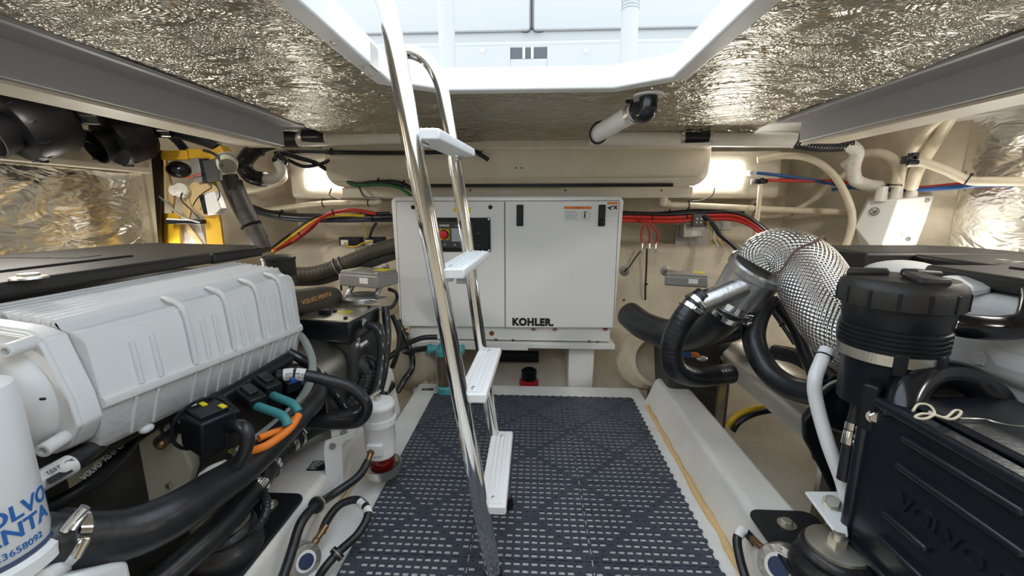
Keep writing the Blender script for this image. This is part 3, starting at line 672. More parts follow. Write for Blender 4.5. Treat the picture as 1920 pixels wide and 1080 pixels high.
hose('corrugated_white_hose', 'ribbed white hose bending down to the white manifold box', 'hose', [(1588, 270, YP-.02), (1606, 285, YP-.02), (1600, 315, YP), (1605, 338, YP), (1630, 348, YP+.02), (1652, 350, YP+.02)], .030, WPLAST, rib=.02, pitch=.012)
# hatch drain: black elbow and white pipe hanging under the coaming
el = A(1217, 170, 1.46); t = T('hatch_drain', 'white hatch drain pipe with black elbow hanging from the coaming', 'pipe', (el.x, el.y, 1.15))
zc_ = ZC-.014; b = MB(); b.lathe([(.048, 0), (.048, .006), (.038, .012)], (el.x, el.y, zc_-.012), (0, 0, 1), 24); b.build('drain_flange', GENW, t)
e0 = V((el.x, el.y, zc_-.006)); e1 = V((el.x, el.y, zc_-.05)); e2 = A(1195, 208, 1.50); e3 = A(1118, 252, 1.72)
b = MB(); b.tube([e0, e1, e1+(e2-e1)*.45+V((0, 0, -.012)), e2, e2.lerp(e3, .08)], .030, 18, 8); b.build('black_elbow', BLKGLOSS, t, ang=60)
b = MB(); b.tube([e2.lerp(e3, .03), e2.lerp(e3, .5), e3], .032, 20, 6); b.build('white_pipe', WPLAST, t, ang=60)
b = MB(); dd = (e3-e2).normalized(); b.lathe([(.033, -.012), (.036, -.012), (.036, .010), (.033, .010)], e2.lerp(e3, .09), dd, 24); b.build('hose_clamp', STEEL, t)
b = MB(); b.torus(e3-dd*.02, dd+V((0, 0, .5)), .040, .004, 28, 8); b.build('black_strap', BLK, t)
b = MB(); b.tube([e2+V((-.015, 0, .03)), e2+V((-.04, 0, .03))], .006, 8); b.build('tap_handle', BLK, t)
# black cable along the tank
hose('black_cable', 'long black cable tied along the tank front', 'cable', [(515, 288, 2.30), (560, 284, 2.32), (640, 286, 2.32), (760, 287, 2.32), (880, 284, 2.32), (900, 290, 2.32), (916, 300, 2.325)], .011, RUB, ties=(.3, .52, .78))
hose('coiled_cable', 'looped black cable under the left drain pipe', 'cable', [(520, 290, 2.26), (535, 302, 2.26), (528, 310, 2.26), (515, 300, 2.27), (530, 288, 2.28), (560, 296, 2.32), (590, 305, 2.36), (612, 318, 2.38)], .013, RUB)
hose('coiled_cable', 'black cable sweeping past the left light panel', 'cable', [(540, 300, 2.30), (570, 312, 2.34), (600, 308, 2.36), (618, 300, 2.37)], .010, RUB)
# black and green hose bundle going behind the generator top
hose('green_cable', 'dark green cable entering behind the generator top', 'cable', [(640, 335, 2.40), (670, 347, 2.34), (715, 346, 2.30), (748, 352, 2.28), (772, 368, 2.26)], .009, GRN)
hose('bundle_cable', 'black cable bundle entering behind the generator top', 'cable', [(640, 330, 2.40), (665, 346, 2.36), (700, 343, 2.33), (740, 342, 2.30), (768, 352, 2.28), (785, 368, 2.26)], .014, RUB, ties=(.45, .7))
hose('grey_tube', 'thin grey tube looping under the left light panel', 'cable', [(672, 348, 2.38), (680, 365, 2.34), (692, 372, 2.32), (715, 372, 2.30)], .007, GREYM)
hose('lamp_cable', 'thin black cable looping under the left light panel', 'cable', [(622, 352, 2.44), (618, 366, 2.42), (630, 372, 2.40), (640, 374, 2.38)], .004, RUB)
hose('lamp_cable', 'thin black cable looping under the right light panel', 'cable', [(1340, 352, 2.44), (1335, 366, 2.42), (1315, 376, 2.40), (1296, 378, 2.38)], .004, RUB)
# cream pipes on the aft wall
hose('cream_pipe', 'cream pipe running behind the generator on the left', 'pipe', [(462, 399, 2.50), (530, 390, 2.48), (600, 382, 2.46), (660, 380, 2.46), (706, 380, 2.46), (711, 373, 2.46)], .0165, CREAMHOSE, ties=(.42, .72))
hose('cream_hose', 'sagging cream hose below the left elbow hose', 'hose', [(446, 360, 2.4), (480, 355, 2.4), (515, 345, 2.38), (532, 333, 2.36), (530, 322, 2.35)], .019, CREAMHOSE)
o = hose('cream_pipe', 'straight cream pipe with elbow end right of the generator', 'pipe', [(1254, 384, 2.44), (1350, 388, 2.44), (1450, 393, 2.44), (1560, 397, 2.43), (1608, 399, 2.42)], .0175, CREAMHOSE, ties=(.12, .42))
p = A(1244, 382, 2.44); b = MB(); b.cyl(p+V((0, 0, -.012)), p+V((0, 0, .035)), .023, n=18); b.cyl(p-V((.005, 0, 0)), p+V((.035, 0, 0)), .022, n=18); b.build('elbow', CREAMHOSE, o)
hose('cream_hose', 'cream hose slanting down across the right hull corner', 'hose', [(1412, 404, 2.52), (1470, 402, 2.52), (1520, 378, 2.46), (1560, 345, 2.42), (1590, 322, 2.40), (1620, 296, 2.36)], .015, CREAMHOSE, ties=(.25, .62))
hose('cream_hose', 'pale yellow hose looping in a tall arc on the right', 'hose', [(1420, 300, 2.40), (1470, 292, 2.36), (1520, 298, 2.30), (1560, 325, 2.26), (1588, 370, 2.22), (1598, 410, 2.20), (1590, 450, 2.20), (1575, 480, 2.2)], .017, CREAMHOSE)
tt = T('washdown_tap', 'cream plastic tap with black cross handle beside the right light panel', 'tap', A(1424, 440, 2.36))
b = MB(); b.tube([A(1426, 345, 2.38), A(1422, 390, 2.36), A(1416, 440, 2.36), A(1420, 462, 2.36)], .012, 12); b.build('down_tube', CREAMHOSE, tt)
p = A(1427, 340, 2.38); b = MB(); b.cyl(p-V((.035, 0, 0)), p+V((.03, 0, 0)), .012, n=12); b.cyl(p-V((.012, 0, 0)), p+V((.012, 0, 0)), .018, n=10); b.build('tap_body', BLK, tt)
p2 = A(1410, 324, 2.40); b = MB(); b.cyl(p2, p2+V((-.005, .05, 0)), .014, n=12); b.cyl(A(1408, 341, 2.40), A(1420, 341, 2.39), .015, n=12); b.build('tap_port', WPLAST, tt)
hose('blue_hose', 'thin blue water hose crossing the right side', 'hose', [(1418, 324, 2.38), (1470, 330, 2.36), (1540, 341, 2.34), (1590, 350, 2.32), (1640, 356, 2.26), (1720, 355, 2.14), (1790, 350, 2.02), (1860, 346, 1.93), (1920, 347, 1.86), (1990, 348, 1.78)], .0085, BLUE)
hose('red_hose', 'thin red water hose crossing the right side', 'hose', [(1440, 338, 2.36), (1500, 339, 2.35), (1575, 341, 2.33), (1640, 350, 2.28), (1720, 352, 2.15), (1790, 346, 2.03), (1850, 341, 1.95), (1900, 343, 1.90)], .0085, RED)
hose('blue_hose', 'second thin blue hose lying below the red one on the right hull', 'hose', [(1560, 356, 2.34), (1600, 352, 2.31), (1700, 357, 2.18), (1790, 352, 2.02), (1850, 347, 1.945), (1990, 346, 1.79)], .0085, BLUE)
# cable runs left of the generator
hose('cable_loom', 'dark cable loom along the aft wall left of the generator', 'cable', [(452, 382, 2.52), (500, 398, 2.48), (560, 406, 2.46), (640, 406, 2.44), (700, 408, 2.42), (745, 406, 2.42)], .020, RUB, ties=(.3, .6, .8))
hose('cable_loom', 'second dark cable loom below the first left of the generator', 'cable', [(470, 395, 2.5), (540, 410, 2.46), (620, 413, 2.44), (690, 412, 2.42), (742, 412, 2.42)], .014, mat('navy_cable', (.02, .025, .05), .4))
hose('battery_cable', 'black battery cable sweeping up from the left engine', 'cable', [(505, 470, 2.30), (545, 440, 2.34), (580, 415, 2.38), (610, 402, 2.42), (660, 402, 2.42), (730, 400, 2.42)], .010, RUB)
hose('battery_cable', 'yellow battery cable sweeping up from the left engine', 'cable', [(510, 472, 2.30), (552, 440, 2.33), (585, 417, 2.36), (615, 406, 2.40), (660, 403, 2.40), (690, 406, 2.42)], .009, YEL)
hose('battery_cable', 'red battery cable sweeping up from the left engine', 'cable', [(515, 470, 2.29), (560, 444, 2.31), (595, 414, 2.34), (625, 399, 2.38), (665, 394, 2.40), (705, 401, 2.41)], .010, RED, ties=(.22, .6))
hose('battery_cable', 'dark red battery cable beside the yellow one', 'cable', [(520, 468, 2.28), (548, 454, 2.30), (582, 430, 2.34), (600, 410, 2.36)], .008, mat('dark_red', (.25, .015, .012), .4))
for px, lab in ((659, 'small black relay box on the transom step, nearer the engine'), (705, 'small black relay box on the transom step, nearer the generator')):
    p = A(px, 452, 2.50); t = T('relay_box', lab, 'box', p-V((0, 0, .03)), 'relay boxes on the transom step'); b = MB(); b.cbox(p, (.13 if px < 700 else .11, .06, .05)); b.build('box_body', BLK, t, bevel=.004)
    b = MB(); b.cbox(p+V((-.03, -.031, -.006)), (.045, .003, .030)); b.build('box_label', STICK, t)
hose('yellow_wire', 'short yellow wire looping below the relay boxes', 'cable', [(646, 455, 2.46), (652, 462, 2.44), (668, 462, 2.44), (680, 456, 2.45), (700, 452, 2.46)], .005, YEL)
hose('relay_wire', 'yellow green wire rising from the relay boxes', 'cable', [(688, 447, 2.47), (686, 432, 2.47), (680, 418, 2.46)], .004, mat('yellow_green', (.4, .45, .05), .5))
hose('relay_wire', 'black wire rising from the relay boxes', 'cable', [(692, 447, 2.46), (698, 430, 2.46), (706, 418, 2.46)], .008, RUB)
# thick brown-black exhaust hose to the generator
hose('generator_hose', 'thick brown and black ribbed hose running to the generator side', 'hose', [(548, 513, 2.05), (590, 512, 2.07), (640, 496, 2.10), (690, 474, 2.14), (742, 458, 2.2)], .036, BROWNHOSE, rib=.02, pitch=.02, clamps=())
o = bpy.data.objects['generator_hose']
for f in (.46, .50):
    path = catmull([A(*q) for q in [(548, 513, 2.05), (590, 512, 2.07), (640, 496, 2.10), (690, 474, 2.14), (742, 458, 2.2)]], 20); i = int(f*(len(path)-1)); b = MB(); b.torus(path[i], path[i+1]-path[i], .042, .005, 24, 8); b.build('support_ring', GREYM, o)
hose('lower_hose', 'second dark hose under the ribbed one left of the generator', 'hose', [(548, 526, 2.10), (600, 524, 2.12), (650, 508, 2.15), (700, 490, 2.18), (742, 476, 2.24)], .030, RUBD)
hose('thin_cable', 'thin black cable hanging down the transom left of the actuator', 'cable', [(640, 506, 2.2), (639, 525, 2.2), (640, 545, 2.2)], .005, RUB)
# round washers bolted to the transom
for i, (px, py, lab) in enumerate(((721, 503, 'round grey backing plate left of the generator'), (1171, 508, 'round grey backing plate right of the generator, upper of three in a column'), (1169, 562, 'round grey backing plate right of the generator, middle of three in a column'), (1166, 615, 'round grey backing plate right of the generator, lowest of three in a column'), (1249, 508, 'round grey backing plate by the right actuator'))):
    p = A(px, py, YS-.006); t = T('backing_plate', lab, 'plate', p, 'backing plates on the transom')
    b = MB(); b.lathe([(.031, -.006), (.031, .003), (.027, .005)], p, (0, -1, 0), 24); b.build('disc', GREYM, t)
    b = MB(); bolt(b, p+V((0, -.004, 0)), (0, -1, 0), .009, .008); b.build('bolt', BRASS, t)
# cables right of the generator
for k, (dy, r_, m_, nm) in enumerate(((0, .011, RED, 'upper red battery cable right of the generator'), (7, .011, RED, 'lower red battery cable right of the generator'), (-6, .010, RUB, 'black cable above the red ones right of the generator'))):
    hose('battery_cable', nm, 'cable', [(1160, 406+dy, 2.42), (1200, 407+dy, 2.44), (1260, 408+dy, 2.44), (1320, 404+dy, 2.44), (1370, 404+dy, 2.42), (1400, 412+dy, 2.38), (1425, 428+dy, 2.3), (1445, 445+dy, 2.2)], r_, m_, ties=(.2, .35) if k == 0 else ())
for k, px in enumerate((1204, 1217, 1229)):
    lab = ('leftmost', 'middle', 'rightmost')[k]+' of three thin red wires dropping to terminals'
    o = hose('red_wire', lab, 'cable', [(1195+k*4, 410, 2.43), (1206+k*6, 418, 2.41), (px-2+k*3, 440, 2.44), (px, 456, 2.46)], .005, RED, 'red drop wires')
    b = MB(); p = A(px, 462, 2.47); b.cyl(p+V((0, 0, .02)), p-V((0, 0, .02)), .006, n=8); b.lathe([(.010, 0), (.010, .006)], p-V((0, 0, .022)), (0, -1, 0), 12); b.build('terminal', STEEL, o)
hose('earth_wire', 'thin black wire from the terminals to the upper backing plate', 'cable', [(1208, 464, 2.47), (1195, 478, 2.48), (1180, 500, 2.49), (1172, 508, 2.50)], .004, RUB)
hose('earth_wire', 'thin black wire hanging straight down from the terminals', 'cable', [(1213, 466, 2.47), (1212, 500, 2.48), (1210, 540, 2.48), (1210, 562, 2.49)], .0055, RUB, ties=(.6,))
p = A(1300, 432, 2.5); t = T('sensor_unit', 'small grey control unit with white label on the aft wall', 'control unit', p-V((0, 0, .06)))
b = MB(); b.box((A(1268, 425, 2.56).x, 2.56, A(1268, 460, 2.56).z), (A(1335, 425, 2.56).x, 2.58, A(1268, 422, 2.56).z)); b.build('mount_plate', GREYM, t)
b = MB(); b.cbox(p+V((.0, .02, 0)), (.12, .07, .085)); b.build('unit_body', ZINC, t, bevel=.006); b = MB(); b.cbox(p+V((.015, -.016, .0)), (.06, .003, .06)); b.build('unit_label', STICK, t)
b = MB(); b.cbox(A(1310, 413, 2.44), (.075, .04, .075)); b.build('relay', mat('relay_grey', (.10, .10, .11), .4), t, bevel=.004)
for k, (dx, dz) in enumerate(((-.01, .008), (.012, .008), (-.01, -.012), (.012, -.012))): b = MB(); bolt(b, A(1310, 413, 2.42)+V((dx, 0, dz)), (0, -1, 0), .006, .006); b.build('stud', CHROME, t)
hose('wire_loom', 'black wire loom with frayed yellow wires beside the grey control unit', 'cable', [(1320, 404, 2.42), (1336, 420, 2.40), (1350, 440, 2.36), (1372, 458, 2.28), (1390, 475, 2.2)], .013, RUB)
for k, m_ in enumerate((YEL, INKW, YEL)): hose('loose_wire', ('left', 'middle', 'right')[k]+' loose thin wire hanging beside the grey control unit', 'cable', [(1325+k*4, 415, 2.40), (1332+k*6, 432, 2.41), (1330+k*9, 448, 2.42), (1338+k*9, 462, 2.43)], .003, m_)
b = MB(); a, c = A(1338, 413, 2.6), A(1371, 432, 2.6); b.box((a.x, 2.6, c.z), (c.x, 2.66, a.z)); tag(b.build('grey_module', GREYM, bevel=.004), 'flat grey module on the aft wall behind the red cables', 'box')
b = MB(); a = A(1303, 470, 2.55); b.cbox(a, (.05, .03, .003)); tag(b.build('name_plate', INK), 'small black plate lying on the right transom step', 'plate')
hose('black_loom', 'black taped loom above the red cables on the right', 'cable', [(1160, 400, 2.46), (1230, 402, 2.47), (1280, 398, 2.46), (1330, 396, 2.46), (1380, 398, 2.46), (1394, 402, 2.45)], .015, RUB, ties=(.3, .55))

# white manifold box with round badge
p = A(1650, 420, 2.2)
t = T('manifold_box', 'white faceted plastic manifold box with round black badge on the right hull', 'box', p-V((0, 0, .12)))
f = [A(1622, 375, 2.20), A(1682, 375, 2.12), A(1660, 432, 2.10), A(1604, 428, 2.20)]
bk = V((.10, .14, .02))
def quadprism(mb, q, vec): mb.prism3(q, vec)
b = MB(); low = [A(1604, 428, 2.20), A(1660, 432, 2.10), A(1655, 470, 2.12), A(1612, 470, 2.22)]
tr_ = [A(1745, 370, 2.12), A(1700, 470, 2.08)]
ring = [A(1629, 376, 2.20), A(1684, 374, 2.10), A(1752, 366, 2.16), A(1735, 415, 2.13), A(1710, 480, 2.12), A(1646, 480, 2.10), A(1620, 480, 2.22), A(1603, 425, 2.20)]
cen = A(1655, 430, 2.08)
b.v = ring+[r_+bk for r_ in ring]; n8 = 8
b.f = [(0, 7, 2-1) if False else (0, 1, 5, 7), (7, 5, 6), (1, 2, 3, 4, 5)]+[(i, i+8, (i+1) % 8+8, (i+1) % 8) for i in range(8)]+[tuple(range(15, 7, -1))]
b.build('box_body', GENW, t, bevel=.005, seg=3, ang=25)
c = (A(1622, 375, 2.20)+A(1682, 375, 2.10)+A(1652, 475, 2.10)+A(1604, 430, 2.20))/4; nn = (A(1682, 375, 2.10)-A(1622, 375, 2.20)).cross(A(1604, 430, 2.20)-A(1622, 375, 2.20)).normalized(); nn = nn if nn.y < 0 else -nn
c = A(1641, 397, 2.165); c = c+nn*.012; b = MB(); b.torus(c, nn, .018, .0016, 28, 6); ux = nn.orthogonal().normalized(); ux = (V((1, -.6, 0))-nn*nn.dot(V((1, -.6, 0)))).normalized(); uy = nn.cross(ux); uy = uy if uy.z > 0 else -uy
for q in ((ux*-.012+uy*.011, uy*-.004), (ux*.012+uy*.011, uy*-.004), (uy*-.004, uy*-.015), (ux*-.012+uy*-.008, ux*.012+uy*-.002)): b.tube([c+q[0], c+q[1]], .0015, 6, 2)
b.build('round_badge', INK, t)
for k, px in enumerate((1650, 1678, 1706)):
    b = MB(); q = A(px, 378, 2.16); d_ = A(px+5, 350, 2.16); b.cyl(q, d_, .026, .022, 18); b.build('spigot', WPLAST, t)
for q in ((1738, 375, 2.14), (1703, 448, 2.10)): b = MB(); bolt(b, A(*q), nn, .006, .005, .011); b.build('screw', STEEL, t)
hose('manifold_hose', 'cream hose arching from the manifold box back to the hull corner', 'hose', [(1678, 352, 2.16), (1684, 325, 2.16), (1676, 300, 2.18), (1650, 288, 2.22), (1615, 292, 2.30), (1580, 312, 2.36)], .022, CREAMHOSE, ties=(.05,))
hose('manifold_hose', 'cream hose rising straight from the manifold box past the clips', 'hose', [(1686, 352, 2.16), (1694, 320, 2.14), (1712, 280, 2.10), (1742, 240, 2.02), (1770, 215, 1.95)], .020, CREAMHOSE)
hose('manifold_hose', 'broad cream hose rising behind the others to the beam', 'hose', [(1708, 352, 2.14), (1720, 318, 2.10), (1740, 285, 2.08), (1765, 245, 2.02), (1790, 205, 1.95)], .027, CREAMHOSE)
hose('manifold_hose', 'cream hose running forward along the right foil wall', 'hose', [(1700, 306, 2.06), (1730, 305, 2.04), (1775, 320, 2.0), (1815, 338, 1.96), (1860, 340, 1.90), (1930, 340, 1.83), (2000, 338, 1.76)], .019, CREAMHOSE, ties=(.5,))
b = MB(); b.cbox(A(1704, 300, 2.04), (.05, .03, .035)); b.cbox(A(1712, 293, 2.04), (.03, .03, .03)); b.cyl(A(1700, 305, 2.03), A(1722, 305, 2.02), .012); tag(b.build('pipe_clip', BLK, bevel=.004), 'black plastic clip holding the cream hoses together', 'clip')

# ------------------------------------------------------------------ left rear: blowers, yellow rack, hoses
def blower(px, py, Y, sc, lab):
    c = A(px, py, Y); t = T('bilge_blower', lab, 'blower', c-V((0, 0, .12*sc)), 'bilge blowers')
    ax = V((.55, .80, .10)).normalized() if True else None
    ax = V((-.25, -.85, -.40)).normalized()
    R_ = .115*sc
    b = MB(); b.lathe([(R_*.55, -.10*sc), (R_*.9, -.085*sc), (R_, -.06*sc), (R_, .05*sc), (R_*.92, .065*sc)], c, ax, 36); b.build('housing', BLOWER, t)
    b = MB(); b.lathe([(R_*.50, .06*sc), (R_*.60, .10*sc), (R_*.66, .13*sc), (R_*.60, .13*sc), (R_*.48, .08*sc)], c, ax, 32); b.build('inlet_ring', BLOWER, t)
    b = MB(); b.lathe([(R_*.47, .062*sc), (R_*.46, .070*sc)], c, ax, 24); b.build('inlet_throat', INK, t)
    fr, u, w_ = MB().frame(ax)
    for k in range(10):
        a = 2*PI*k/10; d = u*math.cos(a)+w_*math.sin(a); b = MB(); b.prism3([c+ax*.062*sc+d*R_*.62, c+ax*.062*sc+d*R_*.95, c+ax*.045*sc+d*R_*1.03, c+ax*.03*sc+d*R_*1.0], fr.cross(d)*.006); b.build('housing_rib', BLK, t)
    o_ = c+V((-.02, .03, .08))*sc; b = MB(); b.tube([o_, o_+V((-.03, .02, .10))*sc, o_+V((-.10, .02, .16))*sc], .055*sc, 20, 6); b.build('outlet_duct', BLK, t)
    b = MB(); b.torus(o_+V((-.02, .015, .06))*sc, V((-.25, .1, 1)), .058*sc, .008*sc, 24, 8); b.build('outlet_band', BLUEP, t)
    b = MB(); q = c+ax*-.04*sc+V((.07, .04, .03))*sc; b.cyl(q, q+V((.07, .03, 0))*sc, .03*sc, n=18); b.build('motor_can', BLKGLOSS, t)
    b = MB(); b.cbox(c-V((0, 0, .118))*sc, (.03*sc, .03*sc, .02*sc)); b.build('foot', BLK, t)
blower(62, 235, 1.55, 1.05, 'black bilge blower at the far left, nearer the camera')
blower(232, 260, 1.82, .92, 'black bilge blower next to the yellow bracket')
hose('blower_wire', 'thin black wire between the two bilge blowers', 'cable', [(128, 240, 1.62), (150, 258, 1.68), (178, 270, 1.75)], .004, RUB)
for k, (px, py, Y) in enumerate(((190, 290, 1.86), (8, 272, 1.52))): b = MB(); b.cbox(A(px, py, Y), (.04, .05, .05)); tag(b.build('wall_bracket', BLK, bevel=.003), 'small black bracket under the %s blower' % ('rear', 'front')[k], 'bracket')
YK = 2.02
t = T('yellow_rack', 'yellow painted equipment rack with wired electronics on the left', 'rack', A(350, 470, YK))
def slab3(px4, Y, th): 
    P = [A(x, y, Y if not isinstance(Y, (list, tuple)) else Y[i]) for i, (x, y) in enumerate(px4)]
    b = MB(); b.prism3(P, (0, th, 0)); return b
slab3([(302, 400), (335, 400), (339, 470), (306, 470)], YK, .012).build('upright', YELP, t, bevel=.002)
slab3([(376, 330), (402, 330), (420, 470), (389, 470)], YK, .012).build('upright', YELP, t, bevel=.002)
slab3([(282, 280), (302, 281), (306, 470), (298, 470)], (1.95, 1.99, 2.02, 1.95), .012).build('dark_side_plate', mat('dark_steel', (.05, .04, .03), .5, .5), t)
slab3([(291, 282), (350, 281), (352, 299), (293, 299)], YK-.03, .05).build('top_rail', YELP, t, bevel=.004)
slab3([(349, 278), (380, 279), (400, 296), (352, 297)], YK-.02, .05).build('top_rail', YELP, t, bevel=.004)
slab3([(386, 288), (412, 272), (420, 284), (396, 302)], YK-.04, .06).build('angle_plate', YELP, t, bevel=.003)
slab3([(296, 300), (310, 300), (326, 372), (322, 400), (312, 372)], YK+.01, .012).build('tan_strip', TAN, t)
c = A(385, 372, YK-.01); b = MB(); b.lathe([(.088, 0), (.088, .01)], c, (0, -1, 0), 40); b.build('round_board', TAN, t)
slab3([(343, 380), (355, 352), (372, 340), (362, 375), (352, 420), (384, 462), (372, 462), (340, 420)], YK+.015, .01).build('tan_strip', TAN, t)
c = A(335, 318, YK+.02); b = MB(); b.ball(c, .052, 20, 12, (1.15, .8, .8)); b.build('black_motor', BLKGLOSS, t)
slab3([(354, 298), (372, 296), (380, 340), (364, 342)], YK-.05, .02).build('terminal_strip', GREYM, t, bevel=.002)
slab3([(372, 298), (384, 297), (392, 342), (380, 344)], YK-.052, .03).build('connector_row', BLK, t, bevel=.002)
slab3([(379, 301), (408, 297), (412, 339), (388, 341)], YK-.07, .022).build('control_module', mat('module_grey', (.055, .055, .058), .35), t, bevel=.003)
slab3([(381, 362), (402, 358), (414, 392), (404, 402), (389, 404)], YK-.06, .045).build('white_module', GENW, t, bevel=.005)
slab3([(372, 366), (381, 364), (388, 400), (382, 402)], YK-.055, .03).build('connector_row', BLK, t, bevel=.002)
for (px, py, r_) in ((340, 357, .034), (327, 357, .024)):
    b = MB(); c = A(px, py, YK-.04); b.lathe([(r_, .02), (r_, -.006), (r_*.8, -.01), (r_*.45, -.004)], c, (-.2, 1, 0), 24); b.build('white_knob', WPLAST, t)
slab3([(311, 410), (378, 412), (379, 420), (311, 420)], YK-.05, .03).build('terminal_block', BLK, t, bevel=.002)
slab3([(312, 409), (360, 412), (360, 414), (312, 412)], YK-.055, .02).build('block_face', STICK, t)
slab3([(339, 420), (375, 418), (390, 470), (345, 470)], YK+.03, .006).build('white_plate', GENW, t)
c = A(425, 305, 1.98); t2 = T('white_pump', 'white cylindrical pump beside the yellow rack', 'pump', c-V((0, 0, .05)))
b = MB(); axp = V((.5, -.6, -.35)).normalized(); b.lathe([(.038, -.07), (.042, -.06), (.042, .03), (.038, .04)], c, axp, 24); b.build('pump_body', WPLAST, t2); b = MB(); b.lathe([(.035, .035), (.035, .05), (.02, .05)], c, axp, 24); b.build('pump_end', ZINC, t2); b = MB(); b.torus(c, axp, .043, .004, 24, 6); b.build('pump_strap', GREYM, t2)
for k, (pts, r_, m_, lab) in enumerate((([(298, 368, 1.97), (312, 380, 1.95), (340, 405, 1.95), (375, 417, 1.96)], .004, GREYM, 'grey wire slack across the yellow rack'), ([(342, 362, 1.96), (340, 375, 1.94), (360, 395, 1.95), (374, 410, 1.95)], .0035, RUB, 'black wire from the white knob on the yellow rack'), ([(348, 333, 1.96), (362, 330, 1.95), (376, 325, 1.95)], .003, RED, 'short red wire on the yellow rack'), ([(382, 282, 1.95), (400, 288, 1.93), (412, 300, 1.93), (416, 312, 1.93)], .006, RUB, 'thick black wire over the top of the yellow rack'), ([(394, 344, 1.95), (396, 352, 1.95), (384, 360, 1.95), (370, 372, 1.95), (362, 386, 1.96)], .0025, RUB, 'fine black wire beside the white module'), ([(402, 344, 1.95), (408, 352, 1.94), (412, 366, 1.94), (408, 376, 1.95)], .0025, RUB, 'fine black wire looping right of the white module'))):
    hose('rack_wire', lab, 'cable', pts, r_, m_)
hose('blower_duct', 'black ribbed duct hose sloping down behind the engine cover', 'hose', [(428, 330, 2.10), (440, 362, 2.10), (456, 396, 2.10), (475, 430, 2.10), (494, 470, 2.08)], .042, RUBD, rib=.010, pitch=.024, ties=(.7,))
hose('blower_duct', 'second black duct hose behind the white pump', 'hose', [(440, 340, 2.2), (452, 370, 2.2), (470, 410, 2.18), (490, 450, 2.16)], .036, RUBD, rib=.010, pitch=.024)
hose('overhead_cable', 'blue and black cable bundle under the left beam', 'cable', [(300, 240, 2.05), (330, 262, 2.05), (350, 285, 2.05)], .020, mat('navy_cable', (.02, .025, .05), .4))
hose('overhead_cable', 'black cable bundle above the yellow rack', 'cable', [(330, 250, 2.0), (370, 262, 2.0), (410, 275, 2.0)], .022, RUB)

# ------------------------------------------------------------------ left engine
eng = T('marine_engine', 'white marine diesel engine with finned charge cooler and black cover on the left', 'engine', (-1.2, .95, -.05), 'marine engines')
b = MB(); b.box((-1.56, .30, -.02), (-.98, 1.50, .70)); b.box((-1.35, .35, -.12), (-1.02, 1.42, .0)); b.box((-.99, .62, .42), (-.86, 1.40, .60)); b.build('engine_block', DARK, eng, bevel=.02)
# black top cover in two pieces
def cover(poly, z0, z1, name, par, m=BLKCOVER): 
    b = MB(); b.prism(poly, 'z', z0, z1); return b.build(name, m, par, bevel=.010, seg=3)
cv = cover([(-1.62, .25), (-1.01, .25), (-1.01, 1.262), (-1.62, 1.30)], .748, .781, 'top_cover', eng)
cover([(-1.62, 1.302), (-1.01, 1.264), (-1.005, 1.50), (-1.06, 1.56), (-1.56, 1.66), (-1.62, 1.62)], .744, .779, 'top_cover', eng)
cover([(-1.50, .25), (-1.16, .25), (-1.16, 1.15), (-1.34, 1.24), (-1.50, 1.24)], .778, .787, 'raised_panel', cv)
b = MB(); p = AZ(90, 482, .788); b.box((p.x-.12, p.y-.02, .7865), (p.x+.10, p.y+.05, .7885)); b.build('slot', INK, cv)
for k in range(3): b = MB(); b.box((p.x-.09+k*.07, p.y-.012, .788), (p.x-.06+k*.07, p.y-.004, .7895)); b.build('slot_clip', CHROME, cv)
p = AZ(55, 522, .782); b = MB(); b.lathe([(.028, 0), (.027, .004), (.016, .006), (.016, .010), (.008, .010)], p, (0, 0, 1), 24); b.build('cover_stud', STEEL, cv)
# charge air cooler
Y0, Y1 = .685, 1.355
def fl(y): return .559-(y-.68)*.075      # flange height
def csec(y, e=0, cut=0):
    f = fl(y); L = [(-1.03, .735)]
    nf = 9
    for k in range(nf):          # fins
        x = -1.02+k*.0185; zt = .741-.0024*k
        L += [(x, zt-.012), (x+.004, zt), (x+.010, zt), (x+.014, zt-.012)]
    L += [(-.862, .716), (-.850, .702), (-.842, .698), (-.828, .697), (-.817, .688), (-.811, .668), (-.804, f+.02), (-.802, f+.012), (-.797, f+.010), (-.795, f+.002), (-.797, f-.006), (-.806, f-.010), (-.826, f-.085), (-.840, f-.10), (-.865, f-.105), (-1.03, f-.105)]
    cx, cz = -.93, .6
    return [V((cx+(x-cx)*(1-e), y, cz+(z-cz)*(1-e))) for x, z in L]
ys = [Y0+(Y1-Y0)*k/16 for k in range(17)]
b = MB(); b.loft([csec(Y0, .03)]+[csec(y) for y in ys]+[csec(Y1+.004, .02), csec(Y1+.010, .09), csec(Y1+.013, .2)]); cac = b.build('charge_cooler', ENGW, eng, ang=34)
# curved ribs and short bars of the cooler face
for k, px in enumerate((275, 395, 455, 510)):
    y = (.90, 1.03, 1.155, 1.27)[k]; f = fl(y); path = [(-.864, .716), (-.846, .712), (-.822, .702), (-.809, .672), (-.800, f+.012)]
    b = MB(); b.tube([V((x+.002, y, z)) for x, z in path], [.003, .006, .0065, .006, .0055], 8, 4); b.build('curved_rib', ENGW, cac, ang=60)
for y in (.765, .81, .945, .985, 1.07, 1.10, 1.195, 1.22, 1.245, 1.30, 1.32):
    f = fl(y); b = MB(); b.tube([V((-.8095, y, .655)), V((-.8015, y, f+.014))], .0055, 8, 3); b.build('short_rib', ENGW, cac, ang=60)
for y in (.75, .80, .90, .945, .985, 1.03, 1.07, 1.10, 1.155, 1.195, 1.22, 1.27, 1.30, 1.33):
    f = fl(y); b = MB(); b.tube([V((-.803, y, f-.010)), V((-.829, y, f-.088))], .0042, 8, 3); b.build('lower_rib', ENGW, cac, ang=60)
